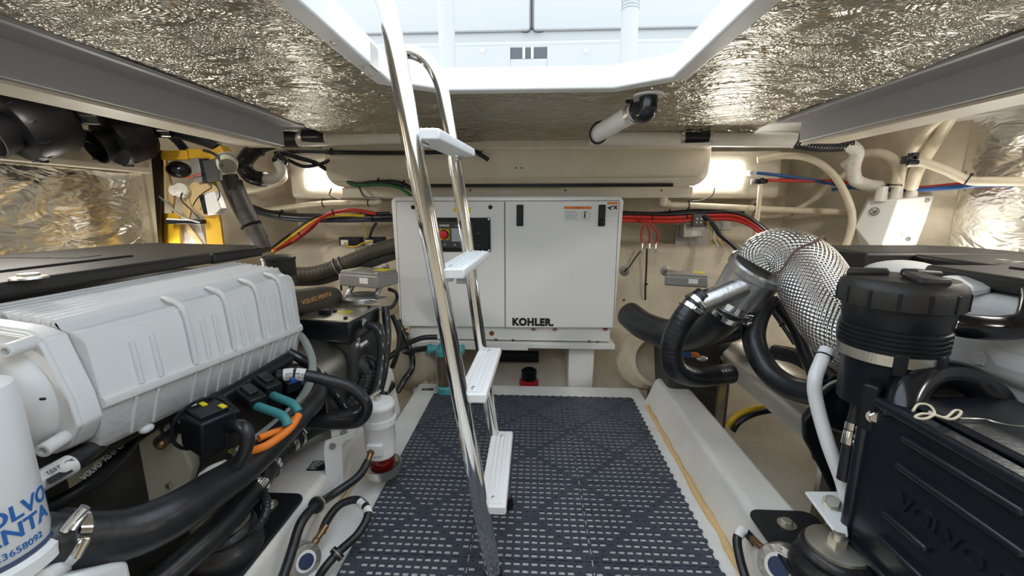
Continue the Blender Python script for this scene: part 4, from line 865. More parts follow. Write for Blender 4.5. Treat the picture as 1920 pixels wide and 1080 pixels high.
for y in (.79, .92, 1.05, 1.18, 1.30):
    f = fl(y); b = MB(); b.ball((-.836, y, f-.102), .012, 12, 8, (1, 1.3, .8)); b.build('bolt_boss', ENGW, cac)
# end housing of the cooler
b = MB(); pl_ = [(-1.03, .735), (-.87, .713), (-.838, .700), (-.806, fl(.68)+.03), (-.800, fl(.68)-.02), (-.826, .495), (-.855, .482), (-1.03, .482)]
b.prism(pl_, 'y', .645, .683); ec = b.build('end_housing', ENGW2, cac, bevel=.006, seg=3)
b = MB(); b.prism([(x*.985-.012, z*.96+.022) for x, z in pl_], 'y', .636, .646); b.build('end_gasket_lip', ENGW2, ec, bevel=.003)
c = V((-.945, .640, .585)); b = MB(); b.lathe([(.118, 0), (.116, .012), (.108, .026), (.085, .042), (.05, .05)], c, (0, -1, 0), 40); b.build('domed_cap', ENGW2, ec, ang=50)
for (px, py) in ((42, 648), (108, 828)):
    p = A(px, py, .62); b = MB(); b.lathe([(.012, -.02), (.012, .028), (.010, .03), (.006, .03), (.006, .02)], p, (.25, -1, 0), 18); b.build('hollow_boss', ENGW2, ec)
for (px, py, r_) in ((80, 748, .005), (52, 822, .008)): b = MB(); q = A(px, py, .612 if py < 800 else .63); b.cbox(q, (r_*1.6, .004, r_*.7)); b.build('chip_mark', INK, ec)
# cream casting behind, seen under the cooler
b = MB(); P = [(200, 925), (218, 850), (300, 800), (335, 815), (360, 880), (345, 930), (300, 950), (225, 970)]; b.prism3([A(x, y, .90) for x, y in P], (0, .03, 0)); cr = b.build('timing_cover', CREAMP, eng, bevel=.006)
for q in ((212, 935), (318, 910), (308, 805)): b = MB(); bolt(b, A(q[0], q[1], .895), (0, -1, 0), .008, .007); b.build('bolt', ZINC, cr)
b = MB(); P = [(325, 830), (372, 800), (372, 850), (345, 885), (318, 915)]; b.prism3([A(x, y, .92) for x, y in P], (0, .05, 0)); b.build('bell_housing_edge', CREAMP, eng, bevel=.01, seg=3)
b = MB(); q = A(300, 830, .86); b.cyl(q, A(345, 800, .95), .016, n=14); b.build('coolant_stub', DARK, eng); b = MB(); b.ball(A(303, 833, .858), .013, 12, 8); b.build('stub_end', BRASS, eng)
b = MB(); P = [(90, 905), (185, 850), (165, 905), (135, 920)]; b.prism3([A(x, y, .74) for x, y in P], (0, .02, 0)); b.build('cream_bracket', CREAMP, eng, bevel=.003)
# wiring connectors along the cooler
b = MB(); b.tube([A(330, 800, .86), A(400, 757, .95), (A(470, 715, 1.06)), A(540, 672, 1.2)], .020, 10, 6); b.build('wire_rail', BLK, eng)
for k, (px, py, Y, s_) in enumerate(((410, 775, .90, 1.25), (470, 745, .97, 1.0), (500, 722, 1.03, 1.0), (540, 715, 1.08, .9))):
    c = A(px, py, Y); M_ = Matrix.Rotation(-.5, 3, 'Z') @ Matrix.Rotation(.25, 3, 'Y'); t = MB(); t.cbox(c, (.075*s_, .045*s_, .036*s_), M_); o = t.build('plug_connector', BLK, eng, bevel=.004)
    t = MB(); t.cbox(c+V((0, 0, .021*s_)), (.045*s_, .026*s_, .010), M_); t.build('plug_latch', BLKGLOSS, o, bevel=.002)
    if k == 3: t = MB(); t.cbox(c+V((.028, 0, .006)), (.022, .048, .03), M_); t.build('blue_lock', BLUEP, o, bevel=.003)
c = A(392, 802, .82); M_ = Matrix.Rotation(-.42, 3, 'Z') @ Matrix.Rotation(.12, 3, 'Y'); b = MB(); b.cbox(c, (.085, .075, .085), M_); jb = b.build('junction_box', BLK, eng, bevel=.006)
b = MB(); b.cbox(c+M_ @ V((0, 0, .046)), (.06, .06, .010), M_); b.build('box_lid', BLK, jb, bevel=.003)
for dx in (-.018, .02): b = MB(); b.cbox(c+M_ @ V((dx, .01+dx*.5, .052)), (.018, .010, .003), M_); b.build('yellow_tab', STICKY, jb)
b = MB(); b.torus(c+M_ @ V((-.03, 0, 0)), M_ @ V((1, 0, 0)), .058, .004, 24, 6); b.build('cable_tie', BLK, jb)
b = MB(); b.cbox(A(378, 843, .80), (.04, .012, .008), Matrix.Rotation(.3, 3, 'Y')); b.cbox(A(440, 842, .85), (.022, .012, .014)); b.build('yellow_tape', STICKY, jb)
b = MB(); b.cbox(A(432, 815, .84), (.045, .045, .05), M_); b.build('cable_gland', RUB, jb, bevel=.01, seg=3)
# oil filter
oc = V((-.745, .455, -.045)); r0 = .062
of = T('oil_filter', 'white oil filter canister with blue lettering at the left edge', 'filter', (oc.x, oc.y, .47))
b = MB(); b.lathe([(r0*.96, .495), (r0, .50), (r0, .72), (r0*.95, .735), (r0*.6, .745)], oc, (0, 0, 1), 48); b.build('canister', ENGW2, of, ang=50)
b = MB(); b.torus(oc+V((0, 0, .502)), (0, 0, 1), r0+.001, .003, 40, 6); b.build('blue_seal', mat('navy_seal', (.02, .05, .12), .4), of)
b = MB(); b.lathe([(r0+.002, .470), (r0+.009, .474), (r0+.009, .492), (r0+.002, .498)], oc, (0, 0, 1), 48); b.build('filter_rim', ENGW2, of)
def wrap(a0, z0_):   # text wrapped on the canister
    def f(v): a = a0+v.x/r0; return oc+V((math.cos(a)*(r0+.0006+v.z), math.sin(a)*(r0+.0006+v.z), z0_+v.y))
    return f
am = math.atan2(-oc.y, -oc.x)   # direction to the camera
text('lettering', 'VOLVO', .030, INKB, None, (1, 0, 0), (0, 0, 1), of, offset=.0006, mapf=wrap(am-.30, .558))
text('lettering', 'PENTA', .030, INKB, None, (1, 0, 0), (0, 0, 1), of, offset=.0006, mapf=wrap(am-.28, .532))
text('lettering', '23658092', .013, INKB, None, (1, 0, 0), (0, 0, 1), of, mapf=wrap(am+.05, .512))
text('lettering', 'OIL FILTER', .010, INKB, None, (1, 0, 0), (0, 0, 1), of, mapf=wrap(am+.30, .495))
text('lettering', 'MADE IN GERMANY', .005, INKB, None, (1, 0, 0), (0, 0, 1), of, mapf=wrap(am+.30, .484))
text('lettering', '3840525', .008, INKB, None, (1, 0, 0), (0, 0, 1), of, mapf=wrap(am+.55, .474))
b = MB(); b.prism3([oc+V((.02, -.03, .465)), oc+V((.105, .02, .455)), oc+V((.09, .10, .40)), oc+V((-.05, .10, .38)), oc+V((-.08, -.03, .40))], (0, 0, -.08)); fh = b.build('filter_housing', ENGW2, eng, bevel=.012, seg=3)
b = MB(); b.box((-1.0, .43, .33), (-.80, .54, .395)); b.build('housing_arm', ENGW2, fh, bevel=.01)
b = MB(); b.cyl(A(148, 1042, .53), A(80, 1085, .46), .012, n=14); b.build('housing_boss', ENGW2, fh)
# big rubber hoses in front of the engine
h1 = hose('coolant_hose', 'thick glossy black coolant hose curving along the left engine', 'hose', [V((-1.0, .56, .47)), V((-.88, .50, .455)), (70, 1010, .50), (130, 1012, .52), (230, 1003, .57), (320, 968, .63), (395, 920, .72), (455, 880, .82), (510, 830, .93), (560, 778, 1.07), (590, 742, 1.18), (575, 715, 1.24), (540, 700, 1.27)], [.036, .036, .036, .040, .041, .040, .038, .036, .036, .036, .036, .036, .034], RUB, n=28, clamps=(.235,))
b = MB(); q = A(150, 972, .50); b.cyl(A(120, 995, .50), A(160, 950, .52), .007, n=12); b.cyl(A(135, 996, .50), A(158, 965, .52), .005, n=10); b.build('clamp_bolt', CHROME, h1)
h2 = hose('raw_water_hose', 'second black hose below the coolant hose with two clamps', 'hose', [(250, 1130, .60), (330, 1062, .66), (400, 1000, .74), (450, 945, .84), (490, 895, .94), (520, 855, 1.04)], .030, RUB, n=24)
pth = catmull([A(*q) for q in [(250, 1130, .60), (330, 1062, .66), (400, 1000, .74), (450, 945, .84), (490, 895, .94), (520, 855, 1.04)]], 20)
clamp(pth, .72, .030, h2, .03); clamp(pth, .88, .030, h2, .02)
h3 = hose('corrugated_hose', 'black corrugated hose joining the lower coolant pipe', 'hose', [(515, 862, 1.04), (548, 826, 1.12), (590, 800, 1.22), (640, 783, 1.34), (690, 762, 1.5), (730, 720, 1.66)], .028, RUB, rib=.05, pitch=.012)
pth = catmull([A(*q) for q in [(515, 862, 1.04), (548, 826, 1.12), (590, 800, 1.22), (640, 783, 1.34)]], 20); clamp(pth, .28, .030, h3, .018); clamp(pth, .40, .030, h3, .012)
hose('breather_hose', 'narrow black hose printed with white letters under the charge cooler', 'hose', [(60, 962, .62), (110, 942, .66), (170, 905, .72), (230, 850, .82), (270, 800, .95), (300, 770, 1.05)], .014, RUB, n=16)
pts_ = [A(*q) for q in [(60, 962, .62), (110, 942, .66), (170, 905, .72), (230, 850, .82), (270, 800, .95), (300, 770, 1.05)]]
hz = bpy.data.objects['breather_hose']; p = A(158, 901, .69); dr = (A(240, 838, .83)-A(160, 908, .70)).normalized(); nv = (CAM-p).normalized(); up_ = nv.cross(dr).normalized()
text('lettering', 'VOLVO  AB-07 03', .016, INKW, p+nv*.006, dr, up_, hz)
hose('tagged_hose', 'black hose with white barcode tag beside the oil filter', 'hose', [(40, 922, .568), (90, 894, .60), (140, 866, .632), (185, 832, .72), (240, 780, .92)], .017, RUB, n=16)
hz = bpy.data.objects['tagged_hose']; tp_ = catmull([A(*q) for q in [(40, 922, .568), (90, 894, .60), (140, 866, .632), (185, 832, .72), (240, 780, .92)]], 20)[4:38]
a_, c_ = tp_[0], tp_[-1]; b = MB(); b.tube(tp_, .0186, 18, straight=True); tg = b.build('barcode_tag', STICK, hz)
dr = (c_-a_).normalized(); p = a_.lerp(c_, .35); nv = (CAM-p).normalized(); nv = (nv-dr*nv.dot(dr)).normalized(); up_ = nv.cross(dr)
b = MB()
for k in range(14): 
    q = a_+dr*((c_-a_).length*(.42+k*.036))+nv*.0172-up_*.006; wd = random.choice((.001, .0018)); b.prism3([q-dr*wd-up_*.007, q+dr*wd-up_*.007, q+dr*wd+up_*.004, q-dr*wd+up_*.004], nv*.001)
b.build('bars', INK, tg)['kind'] = 'stuff'
text('lettering', 'TEST  OK', .009, INK, a_+dr*((c_-a_).length*.45)+nv*.0186+up_*.003, dr, up_, tg)
# clear hose arcing in front of the cooler end
hose('clear_hose', 'clear braided hose arcing down from the charge cooler end', 'hose', [(555, 622, 1.38), (572, 640, 1.34), (586, 680, 1.26), (578, 725, 1.16), (550, 765, 1.06), (510, 800, .96), (470, 832, .88), (440, 850, .84)], .0125, CLEARHOSE, n=16)
# looped black hose with white tags
hl = hose('looped_hose', 'black hose with two white tags looping past the fuel filter', 'hose', [(520, 705, 1.06), (560, 702, 1.08), (610, 712, 1.10), (660, 728, 1.12), (688, 760, 1.12), (672, 790, 1.12), (620, 795, 1.12), (570, 790, 1.12)], .0165, RUB, n=18)
pth = catmull([A(*q) for q in [(520, 705, 1.06), (560, 702, 1.08), (610, 712, 1.10), (660, 728, 1.12)]], 20)
for f0, f1 in ((.14, .27), (.31, .43)):
    b = MB(); b.tube(pth[int(f0*60):int(f1*60)+1], .0178, 18, straight=True); o = b.build('white_tag', STICK, hl)
    q = pth[int(f0*60)]; dr = (pth[int(f1*60)]-q).normalized(); nv = (CAM-q).normalized(); nv = (nv-dr*nv.dot(dr)).normalized(); up_ = nv.cross(dr); 
    text('lettering', 'RETURN' if f0 < .2 else 'FUEL', .009, INK, q+dr*.006+nv*.0180-up_*.002, dr, up_, o)
    text('lettering', '31042' if f0 < .2 else '2210', .008, INK, q+dr*.006+nv*.0178-up_*.010, dr, up_, o)
hose('engine_hose', 'black hose with white dashes dropping behind the looped hose', 'hose', [(530, 655, 1.30), (575, 680, 1.32), (612, 712, 1.34), (640, 755, 1.36), (665, 780, 1.4), (700, 745, 1.5), (722, 680, 1.62), (716, 610, 1.7)], .016, RUB, n=16)
# teal and orange sleeved wires
hose('sleeved_wire', 'teal sleeved wire curving down from the rear plug connector', 'cable', [(498, 735, 1.03), (520, 745, 1.00), (548, 757, .98), (560, 772, .97)], .011, TEALS, 'sleeved sensor wires')
hose('sleeved_wire', 'teal sleeved wire curving down from the front plug connector', 'cable', [(470, 757, .96), (500, 768, .94), (530, 780, .93), (540, 798, .92)], .011, TEALS, 'sleeved sensor wires')
hose('sleeved_wire', 'orange sleeved wire running to the plug connectors, outer one', 'cable', [(560, 778, .96), (548, 798, .93), (530, 815, .90), (500, 835, .86), (470, 847, .84)], .0095, ORG, 'sleeved sensor wires')
hose('sleeved_wire', 'orange sleeved wire running to the plug connectors, inner one', 'cable', [(552, 785, .96), (535, 803, .93), (510, 812, .90), (485, 822, .87)], .0085, ORG, 'sleeved sensor wires')
hose('gland_cable', 'thick black cable bending down from the junction box', 'cable', [(432, 800, .82), (455, 800, .80), (465, 825, .79), (452, 860, .78), (430, 885, .77), (412, 893, .77)], .014, RUB, n=14)
b = MB(); b.tube([A(385, 895, .78), A(400, 885, .78), A(425, 875, .79)], .016, 14, 5); o = tag(b.build('white_collar', WPLAST), 'white plastic collar on the black cable below the junction box', 'collar')
# left engine mount
mc = V((-.72, .835, .115))
em = T('engine_mount', 'black rubber engine mount bolted to the left stringer', 'engine mount', mc, 'engine mounts')
def mount(em, mc, sg):
    pr_ = [(-.075, -.20), (.075, -.20), (.085, -.12), (.085, .16), (.06, .19), (-.06, .19), (-.085, .16), (-.085, -.12)]
    pr_ = []
    for cx_, cy_, a0_ in ((.055, .155, 0), (-.055, .155, 90), (-.055, -.165, 180), (.055, -.165, 270)):
        pr_ += [(cx_+.03*math.cos(math.radians(a0_+k*15)), cy_+.03*math.sin(math.radians(a0_+k*15))) for k in range(7)]
    b = MB(); b.prism([(mc.x+x, mc.y+y) for x, y in pr_], 'z', mc.z, mc.z+.010); b.build('base_plate', BLK, em, bevel=.004)
    b = MB(); b.lathe([(.080, .008), (.084, .02), (.078, .040), (.066, .052), (.066, .062), (.070, .066), (.066, .078), (.056, .082)], mc+V((0, -.02, 0)), (0, 0, 1), 40); b.build('rubber_body', RUB, em, ang=60)
    b = MB(); b.lathe([(.056, .080), (.058, .082), (.058, .090), (.052, .092)], mc+V((0, -.02, 0)), (0, 0, 1), 36); b.build('steel_cap', ZINC, em)
    b = MB(); b.cyl(mc+V((0, -.02, .09)), mc+V((0, -.02, .118)), .011, n=12); b.lathe([(.019, .092), (.019, .106)], mc+V((0, -.02, 0)), (0, 0, 1), 6); b.build('stud_nut', ZINC, em)
    for yy in (.13, -.17): b = MB(); bolt(b, mc+V((-sg*.01, yy, .010)), (0, 0, 1), .014, .013, .022); b.build('bolt', ZINC, em)
mount(em, mc, -1)
hose('mount_wire', 'black corrugated wire sleeve curling over the left engine mount', 'cable', [(498, 880, .93), (492, 915, .90), (500, 945, .86), (492, 975, .83), (468, 995, .82)], .010, RUB, rib=.05, pitch=.008)
# fuel filter with red bowl
fc = V((-.505, 1.25, 0))
ff = T('fuel_filter', 'white fuel filter with red bowl bracketed beside the mat', 'filter', (fc.x, fc.y, 0))
b = MB(); b.lathe([(.050, .145), (.050, .215), (.052, .218), (.052, .275), (.054, .278), (.054, .288), (.048, .296), (.02, .300)], fc, (0, 0, 1), 40); b.build('filter_body', ENGW2, ff, ang=45)
b = MB(); b.cyl(fc+V((0, 0, .298)), fc+V((0, 0, .318)), .011, n=14); b.tube([fc+V((-.035, -.01, .300)), fc+V((-.015, 0, .318)), fc+V((.01, .005, .332))], .004, 8); b.build('top_valve', STEEL, ff)
b = MB(); b.lathe([(.052, .222), (.0555, .222), (.0555, .244), (.052, .244)], fc, (0, 0, 1), 40); cl_ = b.build('bracket_band', ENGW2, ff)
b = MB(); b.prism3([V((-.565, 1.17, .225)), V((-.625, 1.12, .225)), V((-.632, 1.12, .19)), V((-.632, 1.12, .02)), V((-.60, 1.16, .02)), V((-.60, 1.17, .18))], (.0, .010, 0)); b.prism3([fc+V((-.06, -.05, .20)), fc+V((-.115, -.10, .19)), fc+V((-.115, -.10, .25)), fc+V((-.06, -.05, .245))], (.004, -.004, 0)); b.build('bracket_arm', ENGW2, ff, bevel=.002)
for q in (V((-.59, 1.18, .23)), V((-.615, 1.15, .20))): b = MB(); b.lathe([(.010, 0), (.010, .004)], q+V((.004, -.012, 0)), (.3, -1, .1), 14); b.build('bracket_hole', GREYM, ff)
b = MB(); b.lathe([(.046, .105), (.048, .145), (.046, .150)], fc, (0, 0, 1), 36); b.cbox(fc+V((.0, -.045, .150)), (.05, .025, .04)); b.build('filter_head', ENGW2, ff, bevel=.003)
b = MB(); b.lathe([(.020, .050), (.040, .060), (.044, .085), (.045, .118)], fc, (0, 0, 1), 36); b.build('red_bowl', REDBOWL, ff, ang=60)
b = MB(); b.lathe([(.042, .030), (.056, .036), (.062, .05), (.064, .072), (.062, .072), (.059, .05), (.052, .04), (.02, .034)], fc, (0, 0, 1), 40); b.build('metal_cup', STEEL, ff, ang=60)
b = MB(); q = fc+V((-.01, -.056, .148)); b.lathe([(.012, 0), (.012, .008)], q, (-.1, -1, -.3), 6); b.cyl(q, A(688, 868, 1.17), .009, n=12); b.build('hose_fitting', BRASS, ff)
b = MB(); b.cbox(fc+V((-.038, -.038, .246)), (.02, .02, .028), Matrix.Rotation(PI/4, 3, 'Z')); b.build('filter_label', mat('label_blue', (.25, .33, .42), .4), ff)
def FH(px, py):
    p = AX(px, py, -.585)
    return p if p.z > .016 else AZ(px, py, .016)
hose('fuel_hose', 'black fuel hose running forward from the red bowl filter', 'hose', [(690, 865, 1.17), (670, 895, 1.12), FH(620, 930), FH(590, 950), FH(565, 980), FH(548, 1030), FH(535, 1070), FH(520, 1110)], .0125, RUB, n=16, clamps=())
o = bpy.data.objects['fuel_hose']; pth = catmull([A(690, 865, 1.17), A(670, 895, 1.12), FH(620, 930), FH(590, 950), FH(565, 980)], 20)
i = 57; b = MB(); b.lathe([(.013, -.010), (.020, -.010), (.021, 0), (.020, .010), (.013, .010)], pth[i], pth[i+1]-pth[i], 20); b.build('grommet', RUB, o, ang=50); b = MB(); b.torus(pth[i], pth[i+1]-pth[i], .0215, .002, 20, 6); b.build('grommet_ring', ZINC, o)
# left round sensor and its hose
def sensor(px, py, Y, r_, ax, lab, stub):
    c = A(px, py, Y); t = T('round_sensor', lab, 'sensor', c-V((0, 0, r_)), 'round metal sensors')
    ax = V(ax).normalized(); b = MB(); b.lathe([(r_*.96, -.036), (r_, -.032), (r_, .012), (r_*.94, .018), (r_*.6, .019)], c, ax, 40); b.build('sensor_body', ALU, t, ang=40)
    b = MB(); b.lathe([(r_*.62, .018), (r_*.60, .021)], c, ax, 32); lb = b.build('sensor_label', INKW, t); b = MB(); b.lathe([(r_*.45, .0205), (r_*.45, .022)], c, ax, 32); b.build('label_print', mat('navy_print', (.03, .05, .12), .4), lb)
    fr, u, w_ = MB().frame(ax)
    for k in range(3): b = MB(); a = 2*PI*k/3+.5; bolt(b, c+(u*math.cos(a)+w_*math.sin(a))*r_*.82+ax*.017, ax, .004, .004); b.build('screw', ZINC, t)
    d = (stub-c).normalized(); b = MB(); b.lathe([(.010, 0), (.010, .012), (.008, .014), (.009, .02), (.008, .026), (.009, .032), (.008, .038), (.009, .044), (.008, .05)], c+d*r_*.95, d, 12); b.build('brown_fitting', BRASS, t)
    return t
sensor(568, 1050, .90, .042, (.75, -.55, .35), 'round metal sensor lying beside the left stringer', A(612, 985, .97))
o = hose('sensor_hose', 'black hose with white tags looping from the left round sensor', 'hose', [(603, 1000, .965), (615, 972, .99), (640, 945, 1.02), (672, 938, 1.03), (690, 962, .99), (672, 1000, .94), (635, 1035, .90), (605, 1070, .86), (590, 1100, .84)], .011, RUB, n=14)
pth = catmull([A(*q) for q in [(672, 938, 1.03), (690, 962, .99), (672, 1000, .94), (635, 1035, .90), (605, 1070, .86)]], 20)
for s0, s1 in ((4, 12), (15, 22)):
    b = MB(); b.tube(pth[s0:s1], .0122, 14, straight=True); b.build('white_tag', STICK, o)
b = MB(); b.lathe([(.011, -.008), (.018, -.008), (.018, .008), (.011, .008)], pth[62], pth[63]-pth[62], 20); b.build('grommet', RUB, o); b = MB(); b.torus(pth[62], pth[63]-pth[62], .0185, .002, 20, 6); b.build('grommet_ring', ZINC, o)
b = MB(); p = AZ(597, 873, .1165); b.cbox(p, (.055, .05, .0015), Matrix.Rotation(.05, 3, 'Z')); np_ = tag(b.build('serial_plate', INK), 'black serial plate with white print on the left stringer', 'plate')
for k in range(5): text('lettering', ('MODEL NO', 'SERIAL 042', 'MFG 2016', 'TYPE  A', 'PATENT')[k], .007, INKW, p+V((-.024, .014-k*.0085, .0012)), (1, 0, 0), (0, 1, 0), np_)
b = MB(); p = AZ(802, 730, FZ+.001); b.cbox(p, (.06, .022, .0012)); np_ = tag(b.build('serial_plate', INK), 'small black plate on the floor by the strainer', 'plate'); text('lettering', 'STBD', .010, INKW, p+V((-.02, -.004, .001)), (1, 0, 0), (0, 1, 0), np_)
# ------------------------------------------------------------------ left gearbox
def actuator(c, sc, lab, yel_right=True):
    t = T('shift_actuator', lab, 'actuator', c-V((0, 0, .05)), 'grey shift actuators'); M_ = Matrix.Rotation(-.32, 3, 'Z')
    b = MB(); b.cbox(c, (.19*sc, .13*sc, .05*sc), M_); bd = b.build('actuator_body', GREYBOX, t, bevel=.008, seg=3)
    b = MB(); b.cbox(c+M_ @ V((0, 0, .028*sc)), (.18*sc, .12*sc, .012*sc), M_); b.build('actuator_lid', GREYBOX, bd, bevel=.004)
    b = MB(); b.cbox(c+M_ @ V((.055*sc, .02*sc, .0352*sc)), (.055*sc, .05*sc, .002), M_); b.build('yellow_label', STICKY, bd)
    b = MB(); b.cbox(c+M_ @ V((.03*sc, -.066*sc, .003)), (.04*sc, .002, .022*sc), M_); b.build('white_label', STICK, bd)
    b = MB(); b.cbox(c+M_ @ V((-.062*sc, .0, .0352*sc)), (.045*sc, .10*sc, .002), M_); b.build('grey_label', ZINC, bd)
    for dx, dy in ((-.08, -.05), (.08, -.05), (-.08, .05), (.08, .05)): b = MB(); bolt(b, c+M_ @ V((dx*sc, dy*sc, .026*sc)), (0, 0, 1), .006, .010); b.build('screw', ZINC, bd)
    return t
ac = A(692, 522, 1.80); actuator(ac, 1.12, 'grey actuator box with yellow label on the left gearbox')
gb = T('gearbox', 'black and bare metal gearbox behind the left engine', 'gearbox', (-.85, 1.68, .1), 'gearboxes')
P = [A(555, 600, 1.46), A(602, 570, 1.66), A(690, 584, 1.66), A(648, 620, 1.46)]
zt = .50; Q = [V((-.94, 1.50, zt)), V((-.68, 1.46, zt)), V((-.66, 1.72, zt)), V((-.92, 1.76, zt))]
b = MB(); b.prism3(Q, (0, 0, .006)); tp = b.build('top_plate', ZINC, gb, bevel=.002)
b = MB(); b.prism3(Q, (0, 0, -.08)); b.build('box_side', BLKGLOSS, gb, bevel=.008)
for q in ((-.90, 1.54), (-.71, 1.50), (-.69, 1.68), (-.89, 1.71), (-.80, 1.60)): b = MB(); bolt(b, (q[0], q[1], zt+.006), (0, 0, 1), .008, .008); b.build('bolt', BLK, tp)
b = MB(); b.lathe([(.028, 0), (.028, .001)], (-.755, 1.60, zt+.006), (0, 0, 1), 24); b.build('yellow_dot', STICKY, tp)
b = MB(); b.cbox((-.82, 1.56, zt+.016), (.04, .03, .02)); b.build('black_clip', BLK, tp, bevel=.004); b = MB(); b.cbox((-.80, 1.62, zt+.0068), (.003, .25, .001)); b.build('plate_groove', INK, tp)
b = MB(); b.box((-.92, 1.50, .08), (-.68, 1.80, .42)); b.lathe([(.10, 0), (.11, .05), (.10, .10)], (-.76, 1.60, .25), (.3, -1, 0), 28); b.build('gear_case', DARK, gb, bevel=.02)
c = V((ac.x-.03, ac.y-.03, ac.z-.085)); b = MB(); b.lathe([(.085, 0), (.085, .02), (.075, .03), (.045, .035)], c-V((0, 0, .012)), (0, 0, 1), 32); b.cbox(c+V((.07, -.02, .004)), (.09, .07, .012), Matrix.Rotation(-.4, 3, 'Z')); b.build('valve_flange', ALU, gb, bevel=.002)
b = MB(); b.lathe([(.022, .02), (.024, .036), (.012, .038)], c-V((0, 0, .012)), (0, 0, 1), 20); b.build('valve_cap', GREYM, gb)
for dx in (-.07, .06): b = MB(); b.cyl(c+V((dx, .0, 0)), ac+V((dx, .0, -.02)), .012, n=10); b.build('stand_off', ALU, gb)
b = MB(); q = A(668, 622, 1.56); b.cyl(A(685, 598, 1.58), q, .016, n=14); b.cyl(q, A(660, 655, 1.52), .020, n=8); b.ball(A(664, 648, 1.53), .026, 14, 10); b.cyl(A(660, 660, 1.53), A(690, 640, 1.56), .014, n=8); b.build('hydraulic_fittings', ALU, gb)
b = MB(); b.ball(A(665, 690, 1.58), .085, 20, 14, (1.1, .9, .8)); b.build('gear_housing_bulge', BLKGLOSS, gb)
hose('gear_hose', 'black hose with white dashes rising beside the gearbox, left one', 'hose', [(690, 608, 1.58), (708, 618, 1.58), (716, 650, 1.57), (714, 690, 1.54), (705, 735, 1.48), (680, 765, 1.42), (650, 780, 1.36)], .0175, RUB, n=16)
hose('gear_hose', 'black hose with white dashes rising beside the gearbox, right one', 'hose', [(722, 575, 1.74), (726, 620, 1.70), (724, 660, 1.66), (718, 705, 1.60), (706, 745, 1.54), (690, 775, 1.46)], .0175, RUB, n=16)
hose('bellows_hose', 'wide ribbed black hose below the left gearbox', 'hose', [(672, 690, 1.60), (690, 705, 1.56), (680, 740, 1.50), (655, 775, 1.44)], .040, RUB, rib=.06, pitch=.014, n=22)
hose('actuator_cable', 'black cable looping from the left actuator', 'cable', [(728, 542, 1.80), (742, 548, 1.80), (744, 562, 1.80), (735, 575, 1.78), (722, 580, 1.76)], .008, RUB)
b = MB(); b.cyl(A(708, 580, 1.75), A(724, 574, 1.76), .009, n=10); tag(b.build('white_sleeve', WPLAST), 'small white sleeve on the left actuator cable', 'sleeve')
hose('exhaust_hose', 'dark exhaust hose with orange lettering behind the charge cooler', 'hose', [(530, 570, 1.52), (570, 565, 1.60), (600, 560, 1.68), (622, 560, 1.76)], .052, BROWNHOSE, n=28)
xh = bpy.data.objects['exhaust_hose']; q = A(566, 572, 1.50); dr = (A(616, 556, 1.64)-q).normalized(); nv = (CAM-q).normalized(); nv = (nv-dr*nv.dot(dr)).normalized(); text('lettering', 'VOLVO PENTA', .024, INKO, q+nv*.004, dr, nv.cross(dr), xh, offset=.0003)
b = MB(); p = A(522, 482, 1.75); b.lathe([(.065, -.08), (.065, -.012), (.068, -.010), (.068, .0), (.06, .006)], p, (0, 0, 1), 32); b.build('breather_canister', BLKCOVER, eng)
# polished shaft guard
def guard(t, x0, x1, y0, y1, zt, zb):
    n = 14; w_ = (x1-x0)/2; cx = (x0+x1)/2; b = MB()
    arc = [(cx-w_*math.cos(PI*k/n), zt-w_*.7+w_*.7*math.sin(PI*k/n)) for k in range(n+1)]
    outer_ = [(x0, zb)]+arc+[(x1, zb)]; inn = [(cx+(x-cx)*.965, z-.006 if z > zb else z) for x, z in outer_]
    b.prism(outer_+inn[::-1], 'y', y0, y1); return b.build('bent_sheet', STEEL, t, ang=30)
t = T('shaft_guard', 'polished stainless shaft guard behind the left engine', 'guard', (-.86, 1.38, .1), 'shaft guards'); guard(t, -1.0, -.715, 1.32, 1.49, .43, .14)
b = MB(); b.box((-.985, 1.47, .10), (-.745, 1.485, .33)); b.build('dark_back', INK, t)
b = MB(); P = [(612, 672), (640, 660), (661, 662), (664, 680), (640, 688)]; q = [A(505+(x-612)*.95, 0+y, 1.38) for x, y in P]
b.prism3([A(495, 672, 1.36), A(535, 660, 1.34), (A(540, 672, 1.34)), A(520, 690, 1.34), A(500, 695, 1.36)], (0, .004, 0)); b.build('white_tab', ENGW2, eng)
# white stringer knee and items between gearbox and generator
b = MB(); P = [(-.70, .115), (-.60, .115), (-.60, .20), (-.615, .245), (-.68, .245), (-.70, .2)]; b.prism(P, 'y', 1.58, 1.70); struct(b.build('trim_6', GEL, bevel=.02, seg=3), 'white moulded knee on the left stringer')
hose('water_hose', 'black hose running from the strainer toward the gearbox, upper one', 'hose', [(820, 632, 2.0), (790, 634, 1.98), (755, 650, 1.95), (725, 675, 1.9), (705, 700, 1.85)], .013, RUB)
hose('water_hose', 'black hose curling from the strainer back under the generator, lower one', 'hose', [(810, 652, 2.0), (785, 655, 2.0), (762, 660, 2.0), (755, 648, 2.06), (762, 625, 2.12)], .015, RUB)
hose('water_hose', 'black hose with white print hanging down the hull left of the generator', 'hose', [(745, 600, 2.1), (770, 660, 2.08), (772, 690, 2.05), (758, 712, 2.0), (745, 735, 1.95)], .016, RUB)
hose('hull_cable', 'black cable hanging down behind the left gear hoses', 'cable', [(735, 590, 1.95), (748, 625, 1.95), (745, 660, 1.92), (735, 690, 1.9)], .012, RUB)
